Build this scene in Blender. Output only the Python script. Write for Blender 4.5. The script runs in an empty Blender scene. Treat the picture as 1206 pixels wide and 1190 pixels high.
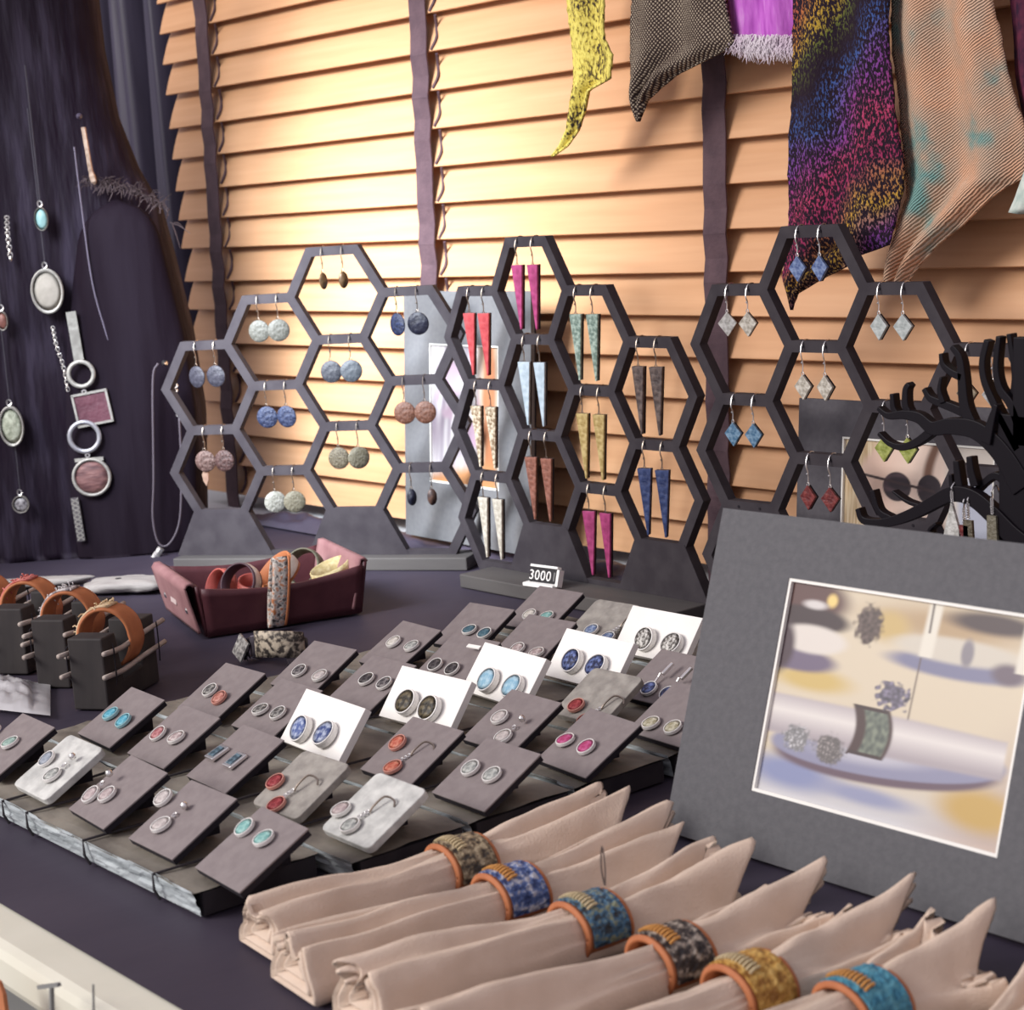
import bpy, math, random
from mathutils import Vector, Matrix, noise
random.seed(7)
C = bpy.context.scene.collection
S = bpy.context.scene

# ------------------------------------------------------------------ camera, world, lights, exposure
F, CX, CY = 2229.0, 603.0, 595.0
CAM = Vector((0, 0, .338))
AR = Vector((0.62947856, 0.77363666, -0.07240894))
AU = Vector((-0.08401983, 0.16041191, 0.98346768))
AW = Vector((-0.77246191, 0.61298804, -0.16597668))
cd = bpy.data.cameras.new('camera'); cam = bpy.data.objects.new('camera', cd); C.objects.link(cam)
cam.matrix_world = Matrix.Translation(CAM) @ Matrix((AR, AU, -AW)).transposed().to_4x4()
cd.sensor_fit = 'HORIZONTAL'; cd.sensor_width = 36; cd.lens = F / 1206 * 36
cd.clip_start = .02; cd.clip_end = 60
cd.dof.use_dof = True; cd.dof.focus_distance = 1.25; cd.dof.aperture_fstop = 20
S.camera = cam
S.view_settings.view_transform = 'Standard'; S.view_settings.look = 'None'
S.view_settings.exposure = 0.0; S.view_settings.gamma = 1.0; S.view_settings.use_curve_mapping = False

w = bpy.data.worlds.new('world'); S.world = w; w.use_nodes = True
bg = w.node_tree.nodes['Background']; bg.inputs[0].default_value = (.86, .80, .90, 1); bg.inputs[1].default_value = .70

def lamp(kind, name, loc, target, energy, color, **k):
    d = bpy.data.lights.new(name, kind); d.energy = energy; d.color = color
    for a, b in k.items(): setattr(d, a, b)
    o = bpy.data.objects.new(name, d); C.objects.link(o); o.location = loc
    o.rotation_euler = (Vector(target) - Vector(loc)).to_track_quat('-Z', 'Y').to_euler()
    return o
lamp('AREA', 'daylight_opening', (-2.0, -1.85, 1.6), (-1.1, .75, .1), 96, (1, .96, .92), shape='RECTANGLE', size=1.5, size_y=1.1)
lamp('SPOT', 'blind_patch_spot', (-1.36, .38, .62), (-1.57, 1.09, .14), 135, (.84, .92, 1), spot_size=math.radians(54), spot_blend=1.0, shadow_soft_size=.20)  # added spot above the table, brightens the lower left of the blind

# ------------------------------------------------------------------ helpers
def at(px, py, ax, val):
    d = AW + AR * ((px - CX) / F) - AU * ((py - CY) / F)
    i = 'xyz'.index(ax); return CAM + d * ((val - CAM[i]) / d[i])

def on_plane(px, py, p0, n):
    d = AW + AR * ((px - CX) / F) - AU * ((py - CY) / F)
    return CAM + d * ((p0 - CAM).dot(n) / d.dot(n))

def lin(c):
    return tuple(((x / 255) / 12.92 if x <= 10 else ((x / 255 + .055) / 1.055) ** 2.4) for x in c)

MATS = {}
def mat(name, col, rough=.7, col2=None, scale=30, bump=0., bscale=None, metal=0., stretch=(1, 1, 1), spec=.4, detail=6, lo=.35, hi=.65, coord='Object', rnd=0., alpha=None, trans=0.):
    if name in MATS: return MATS[name]
    m = bpy.data.materials.new(name); m.use_nodes = True; nt = m.node_tree; N = nt.nodes; L = nt.links
    b = N['Principled BSDF']; b.inputs['Roughness'].default_value = rough; b.inputs['Metallic'].default_value = metal
    b.inputs['Specular IOR Level'].default_value = spec
    if trans: b.inputs['Transmission Weight'].default_value = trans
    if alpha is not None: b.inputs['Alpha'].default_value = alpha
    tc = N.new('ShaderNodeTexCoord'); mp = N.new('ShaderNodeMapping'); L.new(tc.outputs[coord], mp.inputs[0]); mp.inputs['Scale'].default_value = stretch
    vec = mp.outputs[0]
    if rnd:
        oi = N.new('ShaderNodeObjectInfo'); ad = N.new('ShaderNodeVectorMath'); ad.operation = 'ADD'
        ml = N.new('ShaderNodeVectorMath'); ml.operation = 'SCALE'; ml.inputs[0].default_value = (7, 11, 13); L.new(oi.outputs['Random'], ml.inputs['Scale'])
        L.new(vec, ad.inputs[0]); L.new(ml.outputs[0], ad.inputs[1]); vec = ad.outputs[0]
    if col2 is None: b.inputs['Base Color'].default_value = (*col, 1)
    else:
        cols = [col] + (list(col2) if isinstance(col2, list) else [col2])
        no = N.new('ShaderNodeTexNoise'); no.inputs['Scale'].default_value = scale; no.inputs['Detail'].default_value = detail; L.new(vec, no.inputs['Vector'])
        cr = N.new('ShaderNodeValToRGB'); e = cr.color_ramp.elements
        while len(e) < len(cols): e.new(.5)
        for i, c in enumerate(cols): e[i].position = lo + (hi - lo) * i / (len(cols) - 1); e[i].color = (*c, 1)
        L.new(no.outputs['Fac'], cr.inputs[0]); L.new(cr.outputs[0], b.inputs['Base Color'])
    if bump:
        n2 = N.new('ShaderNodeTexNoise'); n2.inputs['Scale'].default_value = bscale or scale; n2.inputs['Detail'].default_value = 5; L.new(vec, n2.inputs['Vector'])
        bp = N.new('ShaderNodeBump'); bp.inputs['Strength'].default_value = bump; bp.inputs['Distance'].default_value = .002
        L.new(n2.outputs['Fac'], bp.inputs['Height']); L.new(bp.outputs[0], b.inputs['Normal'])
    MATS[name] = m; return m

def vmat(name, rough=.5):
    if name in MATS: return MATS[name]
    m = bpy.data.materials.new(name); m.use_nodes = True; nt = m.node_tree
    a = nt.nodes.new('ShaderNodeVertexColor'); a.layer_name = 'print'
    b = nt.nodes['Principled BSDF']; b.inputs['Roughness'].default_value = rough
    nt.links.new(a.outputs[0], b.inputs['Base Color']); MATS[name] = m; return m

class MB:
    def __init__(s): s.v = []; s.f = []; s.uv = None
    def add(s, vs, fs, M=None):
        o = len(s.v)
        for p in vs:
            p = Vector(p); s.v.append(M @ p if M is not None else p)
        s.f += [tuple(i + o for i in f) for f in fs]; return s
    def box(s, c, d, M=None):
        x, y, z = (k / 2 for k in d); c = Vector(c)
        vs = [c + Vector((a * x, b * y, e * z)) for a in (-1, 1) for b in (-1, 1) for e in (-1, 1)]
        return s.add(vs, [(0, 1, 3, 2), (4, 6, 7, 5), (0, 4, 5, 1), (2, 3, 7, 6), (0, 2, 6, 4), (1, 5, 7, 3)], M)
    def prism(s, poly, z0, z1, M=None):
        n = len(poly); vs = [(x, y, z0) for x, y in poly] + [(x, y, z1) for x, y in poly]
        return s.add(vs, [tuple(range(n - 1, -1, -1)), tuple(range(n, 2 * n))] + [(i, (i + 1) % n, n + (i + 1) % n, n + i) for i in range(n)], M)
    def lathe(s, prof, n=20, M=None, sx=1., sy=1., caps=True):
        vs = []; fs = []; k = len(prof)
        for i in range(n):
            a = 2 * math.pi * i / n
            vs += [(r * math.cos(a) * sx, r * math.sin(a) * sy, z) for r, z in prof]
        for i in range(n):
            j = (i + 1) % n
            fs += [(i * k + q, j * k + q, j * k + q + 1, i * k + q + 1) for q in range(k - 1)]
        if caps and prof[0][0] > 1e-6 and prof[0] != prof[-1]: fs.append(tuple(i * k for i in range(n))[::-1])
        if caps and prof[-1][0] > 1e-6 and prof[0] != prof[-1]: fs.append(tuple(i * k + k - 1 for i in range(n)))
        return s.add(vs, fs, M)
    def tube(s, pts, r, n=6, M=None, closed=False):
        pts = [Vector(p) for p in pts]; k = len(pts); rr = r if isinstance(r, (list, tuple)) else [r] * k
        vs = []; fs = []; up = None
        for i, p in enumerate(pts):
            if closed: t = pts[(i + 1) % k] - pts[i - 1]
            else: t = pts[min(i + 1, k - 1)] - pts[max(i - 1, 0)]
            t = t.normalized() if t.length > 1e-9 else Vector((0, 0, 1))
            if up is None: up = t.orthogonal().normalized()
            up = (up - t * up.dot(t)); up = up.normalized() if up.length > 1e-6 else t.orthogonal().normalized()
            q = t.cross(up)
            vs += [p + (up * math.cos(2 * math.pi * a / n) + q * math.sin(2 * math.pi * a / n)) * rr[i] for a in range(n)]
        for i in range(k if closed else k - 1):
            j = (i + 1) % k
            fs += [(i * n + a, i * n + (a + 1) % n, j * n + (a + 1) % n, j * n + a) for a in range(n)]
        if not closed: fs += [tuple(range(n))[::-1], tuple(range((k - 1) * n, k * n))]
        return s.add(vs, fs, M)
    def grid(s, nx, ny, fn, M=None):
        o = len(s.v)
        vs = [fn(i / nx, j / ny) for j in range(ny + 1) for i in range(nx + 1)]
        fs = [(j * (nx + 1) + i, j * (nx + 1) + i + 1, (j + 1) * (nx + 1) + i + 1, (j + 1) * (nx + 1) + i) for j in range(ny) for i in range(nx)]
        s.uv = s.uv or {}
        for j in range(ny + 1):
            for i in range(nx + 1): s.uv[o + j * (nx + 1) + i] = (i / nx, j / ny)
        return s.add(vs, fs, M)
    def build(s, name, m, parent=None, smooth=False, bevel=0., solid=0., paint=None, loc=None):
        me = bpy.data.meshes.new(name); me.from_pydata([tuple(v) for v in s.v], [], s.f); me.update()
        if smooth: me.polygons.foreach_set('use_smooth', [True] * len(me.polygons))
        if s.uv:
            l = me.uv_layers.new(name='UVMap')
            for lp in me.loops: l.data[lp.index].uv = s.uv.get(lp.vertex_index, (0, 0))
        if paint:
            at_ = me.color_attributes.new('print', 'FLOAT_COLOR', 'POINT')
            for i in range(len(me.vertices)): at_.data[i].color = (*paint(*s.uv[i]), 1)
        me.materials.append(m)
        return link(name, me, parent, bevel, solid, loc)

def link(name, me, parent=None, bevel=0., solid=0., loc=None):
    o = bpy.data.objects.new(name, me); C.objects.link(o)
    if parent: o.parent = parent
    if loc is not None: o.location = loc
    if solid:
        md = o.modifiers.new('solid', 'SOLIDIFY'); md.thickness = solid; md.offset = 0
    if bevel:
        md = o.modifiers.new('bevel', 'BEVEL'); md.width = bevel; md.segments = 2; md.limit_method = 'ANGLE'
    return o

def tag(o, label, cat, group=None, kind=None):
    o['label'] = label; o['category'] = cat
    if group: o['group'] = group
    if kind: o['kind'] = kind
    return o
def thing(name, label, cat, M=None, group=None):
    o = bpy.data.objects.new(name, None); C.objects.link(o); o.empty_display_size = .01
    if M is not None: o.matrix_world = M if isinstance(M, Matrix) else Matrix.Translation(M)
    return tag(o, label, cat, group)
def struct(o): o['kind'] = 'structure'; return o
T = Matrix.Translation
def R(a, ax): return Matrix.Rotation(a, 4, ax)
def circ(r, n, sx=1., sy=1., a0=0.): return [(r * sx * math.cos(a0 + 2 * math.pi * i / n), r * sy * math.sin(a0 + 2 * math.pi * i / n)) for i in range(n)]
def bez(pts, n=8):
    """Catmull-Rom through points"""
    P = [Vector(p) for p in pts]; P = [P[0] * 2 - P[1]] + P + [P[-1] * 2 - P[-2]]; out = []
    for i in range(1, len(P) - 2):
        a, b, c, d = P[i - 1:i + 3]
        for k in range(n):
            t = k / n; out.append(.5 * ((2 * b) + (c - a) * t + (2 * a - 5 * b + 4 * c - d) * t * t + (3 * b - a - 3 * c + d) * t ** 3))
    return out + [P[-2]]
def nz(*p): return noise.noise(Vector(p))
def interp(tab, y):
    for (a, *A), (b, *B) in zip(tab, tab[1:]):
        if a <= y <= b: t = (y - a) / (b - a + 1e-9); return [p + (q - p) * t for p, q in zip(A, B)]
    return list(tab[-1][1:] if y > tab[-1][0] else tab[0][1:])

# ------------------------------------------------------------------ materials
BLACKW = mat('black_painted_wood', (.040, .034, .040), .7, (.054, .047, .053), 60, .1, 120, spec=.12)
PLANKM = mat('grey_washed_plank', (.050, .044, .045), .7, (.10, .09, .085), 14, .25, 60, stretch=(.25, 1, 1))
CLOTH = mat('black_table_cloth', (.030, .023, .040), .6, (.050, .040, .060), 8, .35, 24, stretch=(1, .5, 1), spec=.35)
WOOD = mat('warm_cedar', (.62, .325, .160), .5, [(.66, .355, .180), (.70, .39, .205)], 5, .03, 40, stretch=(1.2, 22, 22), rnd=1., lo=.3, hi=.7)
TAPE = mat('brown_ladder_tape', (.075, .042, .052), .8, (.105, .06, .07), 60, .3, 300)
SILVER = mat('silver', (.80, .78, .76), .3, metal=1.)
SILVW = mat('silver_bezel', (.66, .63, .59), .4, (.52, .49, .46), 300, metal=.3, spec=.6)
PENDW = mat('pewter_rim', (.33, .31, .28), .5, (.25, .235, .22), 300, metal=.3)
WIRE = mat('dark_wire', (.30, .25, .21), .35, metal=1.)
CARD = mat('grey_card', (.205, .172, .172), .85, (.235, .200, .198), 160, .08, 500, rnd=1.)
CARDBACK = mat('black_foam', (.012, .009, .014), .9)
WHITEC = mat('white_card', (.86, .83, .79), .8, (.89, .87, .83), 40)
WSLATE = mat('whitewashed_slate', (.40, .40, .385), .8, (.62, .62, .59), 90, .5, 160, rnd=1.)
GSLATE = mat('pale_grey_slate', (.24, .22, .20), .8, (.36, .335, .30), 120, .4, 160, rnd=1.)
SLATE = mat('slate', (.12, .105, .088), .75, [(.20, .18, .15), (.26, .235, .195)], 22, .6, 40, stretch=(1, 1.6, 1), rnd=1.)
RIVEN = mat('riven_slate_edge', (.30, .335, .345), .75, [(.40, .44, .455), (.48, .52, .53)], 40, .35, 60, stretch=(.35, 2, 5), rnd=1.)
LINEN = mat('blush_linen', (.62, .485, .385), .9, (.68, .54, .435), 60, .25, 900, spec=.2)
LEATHER = mat('orange_leather', (.38, .125, .048), .65, (.47, .165, .065), 60, .2, 200)
BURG = mat('burgundy_leather', (.070, .018, .024), .5, (.095, .028, .034), 40, .15, 160)
PINKS = mat('dusty_pink_suede', (.24, .11, .115), .9, (.31, .16, .16), 40, .2, 160)
MATB = mat('grey_mat_board', (.105, .104, .112), .9, (.122, .120, .128), 260, .12, 700)
CORE = mat('white_mat_core', (.85, .83, .78), .8)

# ------------------------------------------------------------------ setting
fl = struct(MB().box((-1.2, 0, -.76), (7, 7, .04)).build('floor', mat('grey_floor', (.28, .28, .27), .7, (.33, .33, .31), 3)))
struct(MB().box((-1.2, 1.32, .4), (5, .1, 2.3)).build('wall_back', mat('dark_wall', (.05, .035, .04), .9)))
tb = thing('trestle_table', 'cream topped table whose pale edge shows under the black cloth', 'table', (-1.2, .7, -.74))
MB().box((.0, .0, .7265), (2.6, .74, .024)).build('tabletop', mat('cream_plastic', (.62, .60, .50), .6, (.66, .64, .54), 20), tb, bevel=.006)
for sx in (-1.15, 1.15):
    for sy in (-.3, .3): MB().prism(circ(.016, 12), 0, .715, T((sx, sy, 0))).build('leg', mat('grey_metal', (.3, .3, .3), .4, metal=1), tb)

def cloth_fn(u, v):
    x = -2.45 + 2.15 * u; y = .3545 + .70 * v
    z = .0008 + .0012 * (nz(x * 6, y * 9, 0) + .6) * min(1, v * 8) + (.0022 * max(0, nz(x * 3 + 4, y * 14, 2)) if v > .25 else 0)
    return (x, y, max(z - .0012, 0.0002) - .0008)
cl = MB().grid(120, 60, cloth_fn).build('table_cloth', CLOTH, smooth=True)
tag(cl, 'black cloth spread over the table under all the jewellery displays', 'tablecloth')

struct(MB().box((-1.75, 1.105, -.012), (1.5, .09, .02)).build('trim_1', mat('white_sill', (.66, .66, .68), .6, (.72, .72, .74), 10)))

# venetian blind
bl = thing('wooden_blind', 'wide honey coloured wooden slat blind with dark ladder tapes across the back', 'blind', (-1.2, 1.10, .0))
slat_me = None
SX0, SX1 = -.745, .75
for k in range(22):
    z = .0145 + .0347 * k
    a = math.radians(20)
    if slat_me is None:
        mb = MB()
        prof = [(0, 0), (-.0008, .0012), (.0000, .0030), (.0025, .0030)]
        mb.grid(1, 6, lambda u, v: (SX0 + (SX1 - SX0) * u, -.012 + .018 * v - .0015 * math.sin(v * math.pi), .043 * v))
        o = mb.build('slat', WOOD, bl, solid=.0028, bevel=.0006, smooth=False, loc=(0, 0, z)); slat_me = o.data
    else: o = link('slat', slat_me, bl, solid=.0028, bevel=.0006, loc=(0, 0, z))
    o.rotation_euler = (random.uniform(-.02, .02), (random.uniform(-.003, .003)), 0)
MB().box((0, .01, .80), (1.55, .06, .05)).build('head_rail', WOOD, bl, bevel=.003)
for i, x0 in enumerate((-1.879, -1.4835, -1.098)):
    X = x0 + 1.2
    mb = MB(); n = 40
    for j in range(n):
        z0, z1 = -.004 + .78 * j / n, -.004 + .78 * (j + 1) / n
        w_ = .0125
        def q(z): return [(X + .06 * z + e, -.0158 - .0012 * math.sin(z / .0347 * 6.283), z) for e in (-w_, w_)]
        A = q(z0) + q(z1)
        mb.add(A, [(0, 1, 3, 2)])
    mb.build('ladder_tape', TAPE, bl, solid=.0014)
    if i < 2:
        mb = MB()
        for k in range(21):
            z = .0145 + .0347 * k
            xx = X + .06 * z + .018
            mb.tube(bez([(xx - .002, -.0135, z + .002), (xx + .004, -.011, z + .012), (xx - .001, -.006, z + .022), (xx + .004, -.0105, z + .033)], 4), .0016, 5)
        o = mb.build('ladder_cord', TAPE, bl)

# black curtain left of blind
def cur(u, v):
    x = -2.80 + .82 * u; z = -.7 + 1.5 * v
    return (x - .03 * (1 - v), 1.165 + .018 * math.sin(u * 62 + .6 * math.sin(v * 3)) + .01 * math.sin(u * 131), z)
cu = MB().grid(160, 12, cur).build('black_curtain', mat('black_sheen_curtain', (.030, .024, .046), .45, (.05, .042, .075), 20, .1, 100, stretch=(3, 1, .2)), smooth=True, solid=.001)
tag(cu, 'black folded curtain hanging beside the left edge of the blind', 'curtain')

# crumpled dark cloth on the sill
def heap(u, v):
    x = -1.78 + .74 * u; y = 1.026 + .050 * v
    e = math.sin(math.pi * min(max(u, 0), 1)) ** .4 * math.sin(math.pi * v) ** .6
    return (x, y, .0015 + e * (.013 + .010 * nz(x * 22, y * 60, 1) + .006 * nz(x * 50 + y * 90, y * 30, 4)))
hp = MB().grid(130, 14, heap).build('crumpled_cloth', mat('dark_satin_cloth', (.045, .036, .058), .42, (.075, .062, .09), 12, .4, 60, spec=.5), smooth=True)
tag(hp, 'crumpled dark cloth heaped along the sill behind the left hexagon stand', 'cloth')

# ------------------------------------------------------------------ dark wood trunk with pendants
tn = Vector((.80, -.60, 0)); tx = Vector((.60, .80, 0)); tp = Vector((-1.80, .86, 0))
EDGE = [(-120, 100), (-60, 110), (0, 117), (60, 124), (140, 141), (200, 165), (245, 192), (300, 207), (390, 229), (480, 243), (600, 245), (690, 240)]
def trunk_pt(px, py, out=0.):
    return on_plane(px, py, tp + tn * (.065 + out), tn)
def trunk(u, v):
    py = -120 + 795 * v
    e = interp(EDGE, py)[0]
    P = on_plane(e, py, tp, tn); xr = P.dot(tx); z = max(P.z, .0) if v < 1 else .0
    xl = xr - .50
    ph = math.pi * (1 - u)            # left to right half ellipse
    s = (math.copysign(abs(math.cos(ph)) ** .7, math.cos(ph)) + 1) / 2
    xx = xl + (xr - xl) * s
    d = .065 * math.sin(ph) ** .55
    g = nz(xx * 55 + .6 * nz(z * 8, xx * 9, 3), z * 4, 1) * .006 + nz(xx * 140, z * 9, 7) * .0022
    g *= max(.15, min(1, (.42 - (xx - xl)) / .1)) * math.sin(ph) ** .5
    Q = tx * xx + tn * (d + g) + tp - tx * tp.dot(tx)
    return (Q.x, Q.y, z)
TR = mat('charred_wood', (.008, .004, .009), .55, [(.012, .008, .014), (.024, .018, .030)], 16, .8, 34, stretch=(5, 5, .7), spec=.07)
mb = MB().grid(90, 80, trunk)
tk = thing('wood_slab', 'tall charred dark wood slab hung with pendants at the left edge', 'display stand', tp)
inv = T(-tp)
mb.v = [inv @ v for v in mb.v]
mb.build('slab_body', TR, tk, smooth=True)
def lobe(u, v):
    # rounded smooth bark lobe over the right half
    a = u * 2 * math.pi
    py = 235 + (680 - 235) * v; e = interp(EDGE, py)[0] - 3
    l = 112 - 20 * math.sin(v * math.pi)
    top = (1 - (1 - min(1, v / .10)) ** 2) ** .5
    mid = (e + l) / 2; half = (e - l) / 2 * max(.05, top)
    P = on_plane(mid, py, tp, tn); hw = half / F * (P - CAM).dot(AW) / max(.4, tx.dot(AR))
    ph = math.pi * (1 - u)
    xx = P.dot(tx) + hw * math.cos(ph); d = .06 + .018 * math.sin(ph) ** .6 * max(.05, top)
    Q = tx * xx + tn * d + tp - tx * tp.dot(tx)
    return Vector((Q.x, Q.y, max(P.z, 0))) - tp
MB().grid(30, 40, lobe).build('bark_lobe', mat('smooth_bark', (.006, .003, .006), .8, (.012, .008, .013), 8, .4, 26, stretch=(4, 4, .6), spec=.06), tk, smooth=True)
mb = MB()
for i in range(170):
    t = random.random(); px = 100 + 95 * t; py = 216 + 30 * t * t + random.uniform(-4, 4)
    A = trunk_pt(px, py, .004) - tp; Ln = random.uniform(.008, .022)
    B = A + tx * random.uniform(-.01, .012) + Vector((0, 0, Ln * random.uniform(-.6, .6))) + tn * .006
    mb.tube([A, (A + B) / 2 + Vector((0, 0, .003)), B], [.0006, .0005, .0002], 3)
for q in ((200, 262, 224, 275), (196, 258, 200, 245), (203, 264, 212, 292), (205, 262, 216, 268)):
    A = trunk_pt(q[0], q[1], -.02) - tp; B = trunk_pt(q[2], q[3], -.02) - tp
    mb.tube([A, (A + B) / 2 + Vector((0, 0, .002)), B], [.0008, .0007, .0003], 4)
o = mb.build('bark_fibres', mat('brown_fibre', (.05, .032, .034), .8), tk); o['kind'] = 'stuff'

TM = Matrix((tx, Vector((0, 0, 1)), -tx.cross(Vector((0, 0, 1))) if False else tn)).transposed().to_4x4()
def pend(name, px, py, label, out=.012, cat='pendant'):
    return thing(name, label, cat, T(trunk_pt(px, py, out)) @ TM, 'pendants on the dark wood slab')
PS = 1.0 / (F) * 1.98      # metres per pixel at the slab
def mp(px): return px * PS
def chain_mb(pts, r=.0013):
    mb = MB(); P = bez(pts, 7)
    for i in range(len(P) - 1):
        a, b = P[i], P[i + 1]; d = (b - a); m = (a + b) / 2
        q = d.to_track_quat('X', 'Z').to_matrix().to_4x4()
        mb.tube([T(m) @ q @ R(i % 2 * 1.57, 'X') @ Vector((d.length * .72 * math.cos(t * .785), r * 1.3 * math.sin(t * .785), 0)) for t in range(8)], r * .4, 4, closed=True)
    return mb
def cord_up(root, px, py, top, mm=None, x2=None):
    mb = MB(); a = Vector((0, 0, 0)); h = mp(py - top)
    mb.tube([(0, 0, -.001), (0, h * .5, -.003), (mp((x2 or px) - px), h, -.003)], .0007, 5)
    return mb.build('cord', mm or mat('black_cord', (.03, .025, .035), .7), root)
def oval_pend(px, py, rx, ry, label, inlay, cords=None, rim=.14):
    p = pend('oval_pendant', px, py, label)
    a, b = mp(rx) / .95, mp(ry)
    MB().lathe([(1 - rim, 0), (1, 0), (1, .0028), (1 - rim * .4, .0036), (1 - rim, .0028), (1 - rim, 0)], 32, None, a, b).build('bezel', PENDW, p, smooth=False)
    MB().lathe([(1 - rim, .0004), (.6, .0022), (0, .0026)], 28, None, a * 1.0, b).build('inlay', inlay, p, smooth=True)
    mb = MB().tube([(.0022 * math.cos(t), b + .003 + .003 * math.sin(t), .001) for t in [k * .698 for k in range(9)]], .0008, 5, closed=True)
    mb.build('bail', SILVER, p)
    if cords: cord_up(p, px, py - ry, cords)
    return p
IN_W = mat('inlay_bone', (.24, .215, .185), .7, (.29, .26, .225), 150)
oval_pend(56, 343, 17, 25, 'large cream oval pendant in a pale rim, upper middle of the wood slab', IN_W, 120)
oval_pend(49, 258, 7, 13, 'small pale turquoise oval pendant above the cream oval', mat('inlay_paleteal', (.16, .29, .29), .5, (.22, .36, .36), 150), 80, .08)
oval_pend(14, 502, 13, 23, 'mottled green oval pendant at the left edge of the photo', mat('inlay_mossy', (.16, .17, .12), .6, (.36, .37, .29), 260, .5, 260), 330)
oval_pend(25, 594, 9, 10, 'small round silver pendant with dark flecks, lowest on the wood slab', mat('inlay_fleck', (.06, .05, .06), .5, (.34, .32, .33), 320), 480, .12)
oval_pend(3, 378, 6, 11, 'small russet oval pendant cut by the left edge of the photo', mat('inlay_russet', (.11, .04, .035), .5, (.20, .08, .06), 200), 250)
# chains
p = pend('silver_chain', 62, 385, 'fine silver chain hanging below the cream oval pendant', .010, 'chain')
chain_mb([(0, 0, 0), (mp(2), mp(-20), .001), (mp(7), mp(-45), 0), (mp(9), mp(-72), .0)], .0013).build('links', SILVER, p)
p = pend('silver_chain', 8, 255, 'short silver chain by the left photo edge beside the small turquoise pendant', .010, 'chain')
chain_mb([(0, 0, 0), (mp(-1), mp(-20), .001), (mp(-1), mp(-48), 0)], .0016).build('links', SILVER, p)
p = pend('twig_pendant', 98, 150, 'slender bronze twig pendant high on the slab above the long bar', .012)
MB().tube(bez([(0, 0, 0), (mp(2), mp(-25), .002), (mp(3), mp(-45), .001), (mp(6), mp(-62), 0)], 5), [.0022] * 12 + [.003] * 3 + [.001], 6).build('twig', mat('bronze', (.30, .2, .15), .5, (.5, .38, .3), 200, metal=.6), p)
MB().lathe([(0, -.003), (.003, -.001), (.003, .001), (0, .003)], 10, T((mp(-3), mp(12), 0))).build('bead', mat('dark_bead', (.05, .04, .06), .3), p, smooth=True)
MB().tube(bez([(mp(-12), mp(-20), 0), (mp(-11), mp(-90), 0), (mp(-8), mp(-170), .001), (mp(2), mp(-232), 0)], 6), .0008, 5).build('cord', mat('pale_cord', (.10, .085, .12), .6), p)

p = pend('tiered_pendant', 104, 480, 'long pendant of metal bar, rings, wine square and woven disc', .013)
def P2(px, py, z=0.): return (mp(px - 104), mp(480 - py), z)
MB().box(P2(103, 400, .001), (mp(11), mp(55), .0018), R(.06, 'Z')).build('bar', mat('hammered_pewter', (.17, .16, .145), .5, (.24, .23, .21), 120, .4, 160, metal=.3), p)
def ring_mb(px, py, ro, ri, h=.003, z=0.):
    a, b = mp(ro), mp(ri)
    return MB().lathe([(b, 0), (a, 0), (a, h * .7), ((a + b) / 2, h), (b, h * .7), (b, 0)], 30, T(P2(px, py, z)))
ring_mb(101, 442, 16, 11.5, .003, .003).build('upper_ring', PENDW, p, smooth=True)
sq = R(.12, 'Z')
MB().box((0, 0, .002), (mp(37), mp(34), .002), T(P2(109, 481)) @ sq).build('square_inlay', mat('wine_inlay', (.075, .022, .034), .5, (.105, .035, .05), 120, .5, 160), p)
mb = MB()
for dx, dy, sx_, sy_ in ((0, 17.5, 40, 2.5), (0, -17.5, 40, 2.5), (-19, 0, 2.5, 36), (19, 0, 2.5, 36)):
    mb.box((mp(dx), mp(dy), .0025), (mp(sx_), mp(sy_), .0035), T(P2(109, 481)) @ sq)
mb.build('square_frame', PENDW, p)
ring_mb(97, 512, 19, 14, .0028, .0025).build('lower_ring', mat('grey_ring', (.24, .23, .26), .4, (.36, .35, .37), 90, metal=.5), p, smooth=True)
MB().box(P2(99, 538, .002), (mp(32), mp(4), .002)).build('cross_bar', PENDW, p)
ring_mb(100, 558, 22, 18.5, .0035, .002).build('disc_frame', PENDW, p, smooth=True)
MB().lathe([(mp(18.7), 0), (mp(18.7), .001), (mp(12), .003), (0, .0035)], 28, T(P2(100, 558, .002))).build('woven_disc', mat('woven_brown', (.060, .022, .026), .6, (.19, .09, .085), 60, .8, 70, stretch=(1, 4, 1)), p, smooth=True)
for y_ in (462, 533): MB().lathe([(.0012, -.001), (.0026, -.001), (.0026, .001), (.0012, .001), (.0012, -.001)], 10, T(P2(102 if y_ < 500 else 98, y_, .003))).build('link', SILVER, p)
p = pend('patterned_bar_pendant', 92, 612, 'narrow silver bar pendant with diamond lattice under the woven disc', .012)
MB().box((0, 0, 0), (mp(9), mp(50), .002), R(.05, 'Z')).build('bar', mat('dark_silver', (.14, .125, .13), .45, metal=.5), p)
mb = MB()
for k in range(9):
    for s_ in (-1, 1): mb.box((0, mp(-21 + k * 5.3), .0013), (mp(9.5), mp(1.2), .001), R(.05, 'Z') @ T((0, 0, 0)) @ T((0, mp(-21 + k * 5.3), 0)) @ R(s_ * .55, 'Z') @ T((0, -mp(-21 + k * 5.3), 0)))
mb.build('lattice', PENDW, p)
p = pend('cord_necklace', 195, 430, 'thin black cord necklace looped down the right side of the slab', -.005, 'necklace')
def P3(px, py, z=.0): return trunk_pt(px, py, .024) 
pm = p.matrix_world.inverted()
MB().tube([pm @ v for v in bez([P3(186, 428), P3(180, 450), P3(181, 560), P3(180, 610), P3(187, 640), P3(200, 640), P3(212, 610), P3(213, 540), P3(211, 490)], 7)], .0011, 6).build('cord', mat('grey_cord', (.075, .06, .075), .6), p, smooth=True)
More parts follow.
